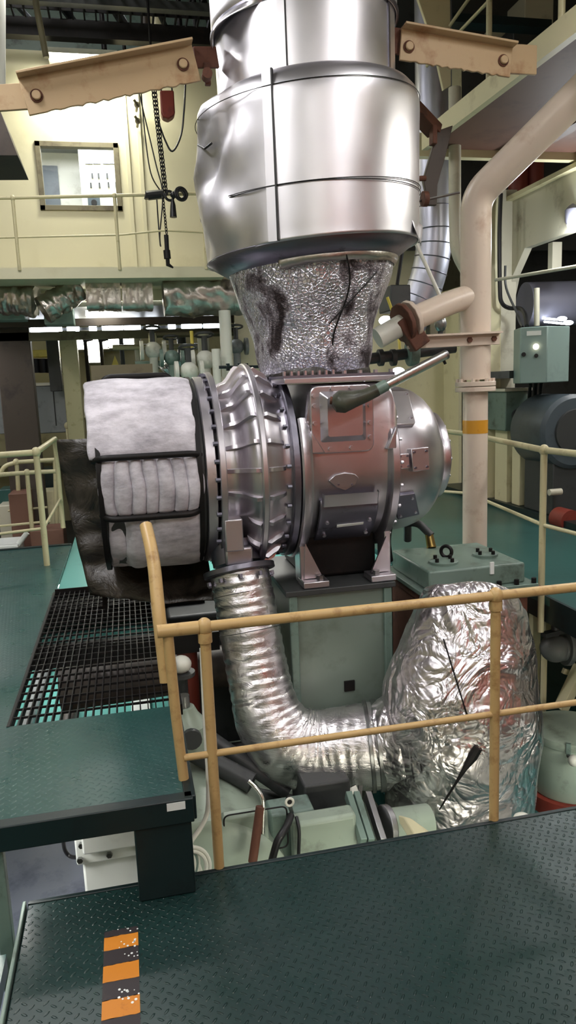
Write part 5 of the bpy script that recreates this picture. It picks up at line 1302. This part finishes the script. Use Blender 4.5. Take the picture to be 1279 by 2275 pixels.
a = at(250, 729, Y=10.64); struct(MB().box((-4, 10.64, a.z-.02), (2.4, 10.7, a.z+.02)).build('lamp_rail', 'darkgrey'))
for i in range(11):
    px = 30 + 44*i; q = at(px, 729, Y=10.6); w_ = .05+.09*((i*7) % 4)/3
    q.z = a.z; tag(MB().box(q+V((-w_, 0, -.03)), q+V((w_, .04, .03))).build('strip_lamp', 'bulb'), 'glowing strip lamp seen in the slot between the two cross beams', 'lamp', 'strip lamps between the cross beams')
# columns
for i, (x0_, x1_, ytop, ybot, Y_, mt, lb) in enumerate(((10, 60, 690, 970, 9.6, 'darkbrown', 'wide dark brown column at the left under the gallery'),
    (112, 128, 750, 870, 10.5, 'darkgrey', 'thin dark grey post behind the yellow machinery'), (149, 168, 735, 945, 10.0, 'railc', 'cream yellow post left of the filter drum'))):
    a, b = at(x0_, ybot, Y=Y_), at(x1_, ytop, Y=Y_)
    tag(MB().box((a.x, Y_, -2.2 if i != 1 else a.z), (b.x, Y_+.2, b.z)).build('steel_column', mt, bev=.01), lb, 'column')
# yellow machinery with dark pump bodies
a, b = at(45, 795, Y=11.5), at(165, 775, Y=11.5)
t = thing('yellow_pump_rack', ((a.x+b.x)/2, 11.6, at(60, 850, Y=11.5).z), 'yellow rail rack with dark pump bodies far left under the gallery', 'machine')
MB().box((a.x, 11.5, a.z), (b.x, 11.7, b.z)).build('upper_rail', 'yellow', t, bev=.01)
a, b = at(50, 828, Y=11.5), at(165, 820, Y=11.5); MB().box((a.x, 11.45, a.z), (b.x, 11.7, b.z)).build('lower_rail', 'yellow', t, bev=.01)
for px in (62, 78, 94, 110, 135, 148): 
    p = at(px, 808, Y=11.45); MB().tube([V((p.x, p.y, -.55)) if px in (62, 148) else p-V((0, 0, .13)), p+V((0, 0, .07))], .055, 14).build('pump_body', 'black', t)
a, b = at(62, 965, Y=10.8), at(146, 855, Y=10.8)
t = thing('grey_cabinet', ((a.x+b.x)/2, 11, a.z), 'pale grey cabinet between the brown column and the cream post', 'cabinet')
MB().box((a.x, 10.8, a.z), (b.x, 11.4, b.z)).build('body', 'grey', t, bev=.015); MB().box((a.x-.02, 10.78, b.z), (b.x+.02, 11.4, b.z+.04)).build('top', 'girder', t)
MB().box(((a.x+b.x)/2+.1, 10.79, a.z+.1), ((a.x+b.x)/2+.11, 10.8, b.z)).build('door_gap', 'black', t)
a, b = at(-10, 965, Y=11), at(20, 855, Y=11)
tag(MB().box((a.x-.5, 11, a.z), (b.x, 11.6, b.z)).build('grey_locker', 'grey', bev=.01), 'grey locker cut by the left photo edge behind the brown column', 'cabinet')
# bright far bay
struct(MB().box((-3, 13.6, .5), (3, 13.65, 3.2)).build('far_bulkhead', 'cream'))
for i, (px, py, w_) in enumerate(((200, 760, .27), (262, 757, .25), (205, 790, .10))):
    q = at(px, py, Y=12.6); t = thing('bay_lamp', q, ('glowing lamp panel in the far bay, left one', 'glowing lamp panel in the far bay, right one', 'small glowing lamp panel in the far bay below the left one')[i], 'lamp')
    MB().box(q+V((-w_, 0, -.09)), q+V((w_, .05, .09))).build('diffuser', 'tubelight', t); MB().box(q+V((-w_-.02, .05, -.11)), q+V((w_+.02, 1.0, .11))).build('housing', 'white', t)
for i, px in enumerate((192, 226)):
    q = at(px, 790, Y=12.2); t = thing('dark_davit', q, ('dark davit silhouetted against the bright bay, left one', 'dark davit silhouetted against the bright bay, right one')[i], 'davit')
    MB().tube([V((q.x, 12.2, -.55)), V((q.x, 12.2, at(px, 750, Y=12.2).z))], .03, 8).build('post', 'black', t); MB().bar(at(px-8, 757, Y=12.2), at(px+14, 752, Y=12.2), .06, .06).build('arm', 'black', t)
p = [at(245, 820, Y=11.8), at(255, 790, Y=11.8), at(268, 820, Y=11.8)]
tag(MB().prism(p, (0, .4, 0)).build('yellow_hood', 'yellow'), 'yellow pointed hood in front of the bright bay', 'hood')
# pipes and valves between bay and uptake
def far_valve(px, py, Y_, sc, mt, label):
    q = at(px, py, Y=Y_); t = thing('globe_valve', q, label, 'valve')
    MB().ball(q, .10*sc, 14, 8).build('body', mt, t)
    MB().disc(q+V((-.15*sc, 0, 0)), (1, 0, 0), .11*sc, .04*sc, 16).build('flange', mt, t); MB().disc(q+V((.11*sc, 0, 0)), (1, 0, 0), .11*sc, .04*sc, 16).build('flange', mt, t)
    MB().tube([q, q+V((0, 0, .24*sc))], .03*sc, 8).build('stem', 'darkgrey', t); MB().tube([V((q.x, q.y, PZ-.03)), q], .05*sc, 10).build('riser', mt, t); MB().torus(q+V((0, 0, .25*sc)), (0, .2, 1), .09*sc, .014*sc, 18, 6).build('hand_wheel', 'darkgrey', t)
    return t
far_valve(340, 778, 9.0, 1.0, 'white', 'white globe valve under the cross beams, leftmost')
far_valve(382, 795, 8.6, .9, 'greygreen', 'grey green globe valve right of the white one')
far_valve(420, 825, 8.0, 1.0, 'white', 'cream white globe valve just above the filter drum corner')
far_valve(456, 800, 8.4, 1.1, 'white', 'white globe valve left of the tall white pipe')
far_valve(525, 770, 8.8, .9, 'grey', 'grey globe valve behind the lagging cone')
for i, (x, y0, y1, Y_, r_, mt, lb) in enumerate(((505, 690, 815, 8.2, .065, 'white', 'tall white pipe left of the lagging cone'), (482, 775, 830, 8.0, .045, 'white', 'short white pipe beside the tall white pipe'),
    (345, 740, 840, 9.4, .05, 'cream', 'cream vertical pipe under the leftmost white valve'), (455, 740, 820, 9.2, .07, 'girder', 'pale vertical pipe behind the white valves'), (432, 735, 850, 8.4, .02, 'yellow', 'thin yellow standpipe between the valves'), (276, 740, 850, 10.5, .03, 'darkgrey', 'thin dark pipe right of the bright bay'),
    (408, 745, 840, 10.2, .06, 'darkgrey', 'dark vertical pipe between the far valves'), (548, 710, 820, 9.2, .05, 'greygreen', 'grey green vertical pipe right behind the lagging cone'), (312, 745, 850, 10.0, .045, 'girder', 'pale vertical pipe beside the bright bay'))):
    a, b = at(x, y1, Y=Y_), at(x, y0, Y=Y_)
    tag(MB().tube([V((a.x, Y_, PZ-.03 if Y_ < 9.5 else -.55)), V((a.x, Y_, b.z))], r_, 14).build('vertical_pipe', mt), lb, 'pipe')
for i, (x0_, x1_, y_, Y_, r_, mt, lb) in enumerate(((250, 440, 772, 9.9, .035, 'railc', 'cream horizontal pipe running across the far valves, upper'), (300, 420, 812, 9.3, .05, 'greygreen', 'grey green horizontal pipe across the far valves'), (330, 560, 742, 9.4, .03, 'olive', 'drab horizontal pipe along the lower cross beam'), (390, 600, 848, 8.2, .05, 'girder', 'pale horizontal pipe behind the ribbed compressor'))):
    tag(MB().tube([V((-3.9, Y_, at(x0_, y_, Y=Y_).z)), at(x0_, y_, Y=Y_), at(x1_, y_-3, Y=Y_)][1 if i != 0 else 1:]+[V((at(x1_, y_-3, Y=Y_).x, Y_+.5, at(x1_, y_-3, Y=Y_).z))], r_, 12).build('horizontal_pipe', mt), lb, 'pipe')
crumple('foil_elbow', at(365, 828, Y=8.8), at(395, 800, Y=8.8), .09, 'foil', 'small crumpled foil elbow among the far valves', 1, .2, 'pipe', 22)
a, b = at(520, 800, Y=9.9), at(590, 748, Y=9.9)
t = thing('wire_cage', ((a.x+b.x)/2, 9.9, a.z), 'pale wire cage panel glimpsed left of the lagging cone', 'cage')
for k in range(7): MB().tube([V((a.x+(b.x-a.x)*k/6, 9.9, -.55 if k in (0, 6) else a.z)), V((a.x+(b.x-a.x)*k/6, 9.9, b.z))], .010, 6).build('bar', 'railc', t)
for k in range(4): MB().tube([V((a.x, 9.9, a.z+(b.z-a.z)*k/3)), V((b.x, 9.9, a.z+(b.z-a.z)*k/3))], .010, 6).build('rail', 'railc', t)
# machinery beyond and below the left rails
q = at(15, 1222, Y=8.5)
tag(MB().box(q+V((-.5, 0, -.08)), q+V((.12, .5, .05))).build('white_hatch_lid', 'label', bev=.01), 'brightly lit white hatch lid at the left photo edge beyond the platform', 'hatch')
tag(MB().tube([q+V((.08, .1, .0)), q+V((.22, .1, .16))], .03, 10).build('white_lever', 'label'), 'white lever standing at the corner of the white hatch lid', 'lever')
for i, (x0_, y0_, x1_, y1_, Y_, mt, lb) in enumerate(((0, 1120, 60, 1175, 10.0, 'girder', 'pale machine block behind the left rails, left one'), (62, 1090, 128, 1170, 10.1, 'cream', 'cream ribbed machine block behind the left rails, right one'), (0, 1085, 50, 1120, 10.4, 'teal', 'teal machine top behind the left rails'), (60, 1040, 128, 1080, 10.6, 'tealdark', 'dark teal machine top left of the plastic sheet'), (70, 1175, 140, 1220, 8.4, 'brownunder', 'rusty machine foot behind the left rails'), (30, 1095, 62, 1215, 9.0, 'brownunder', 'brown post behind the left rails'))):
    a, b = at(x0_, y1_, Y=Y_), at(x1_, y0_, Y=Y_)
    tag(MB().box((a.x, Y_, -.55), (b.x, Y_+.4, b.z)).build(('machine_block', 'machine_block', 'teal_machine', 'dark_machine', 'rusty_machine', 'brown_post')[i], mt, bev=.01), lb, 'machine')
struct(MB().box((-5, 7.6, -.6), (2.6, 13.6, -.55)).build('far_floor_plate', 'darkgrey'))
# between cone and standpipe
a, b = at(868, 690, Y=6.0), at(912, 632, Y=6.0)
tag(MB().box((a.x, 6.0, a.z), (b.x, 6.3, b.z)).build('dark_junction_box', 'darkgrey', bev=.01), 'dark junction box behind the lagging cone at right', 'box')
tag(MB().tube([at(893, 560, Y=6.1), at(882, 632, Y=6.1)], .016, 8).build('black_hanger', 'black'), 'black hanger rod above the dark junction box', 'rod')
tag(MB().tube([at(860, 660, Y=5.6), at(876, 705, Y=5.6), at(884, 740, Y=5.2), at(890, 790, Y=4.75)], .012, 8).build('yellow_rod', 'yellow'), 'thin yellow rod left of the branch coupling', 'rod')
for i, (px, py, Y_) in enumerate(((856, 712, 7.5), (884, 826, 7.5))):
    q = at(px, py, Y=Y_); tag(MB().ball(q, .06, 14, 8, (1.2, 1, .8)).build('wall_lamp', 'bulb'), ('glowing lamp between the lagging cone and the branch coupling', 'small glowing lamp under the bright lever tube')[i], 'lamp')
q = at(978, 720, Y=5.2)
t = thing('small_valve', q, 'small dark valve hanging under the branch pipe', 'valve')
MB().ball(q, .045, 12, 8, (1, 1, 1.3)).build('body', 'steel', t); MB().tube([q-V((0, 0, .1)), q+V((0, 0, .12)), q+V((.0, -.55, .16))], .02, 8).build('stem', 'darkgrey', t)
a, b = at(955, 790, Y=6.4), at(990, 690, Y=6.4)
tag(MB().box((a.x, 6.4, a.z), (b.x, 6.5, b.z)).build('olive_plate', 'olive', bev=.005), 'drab plate behind the branch pipe and its small valve', 'plate')
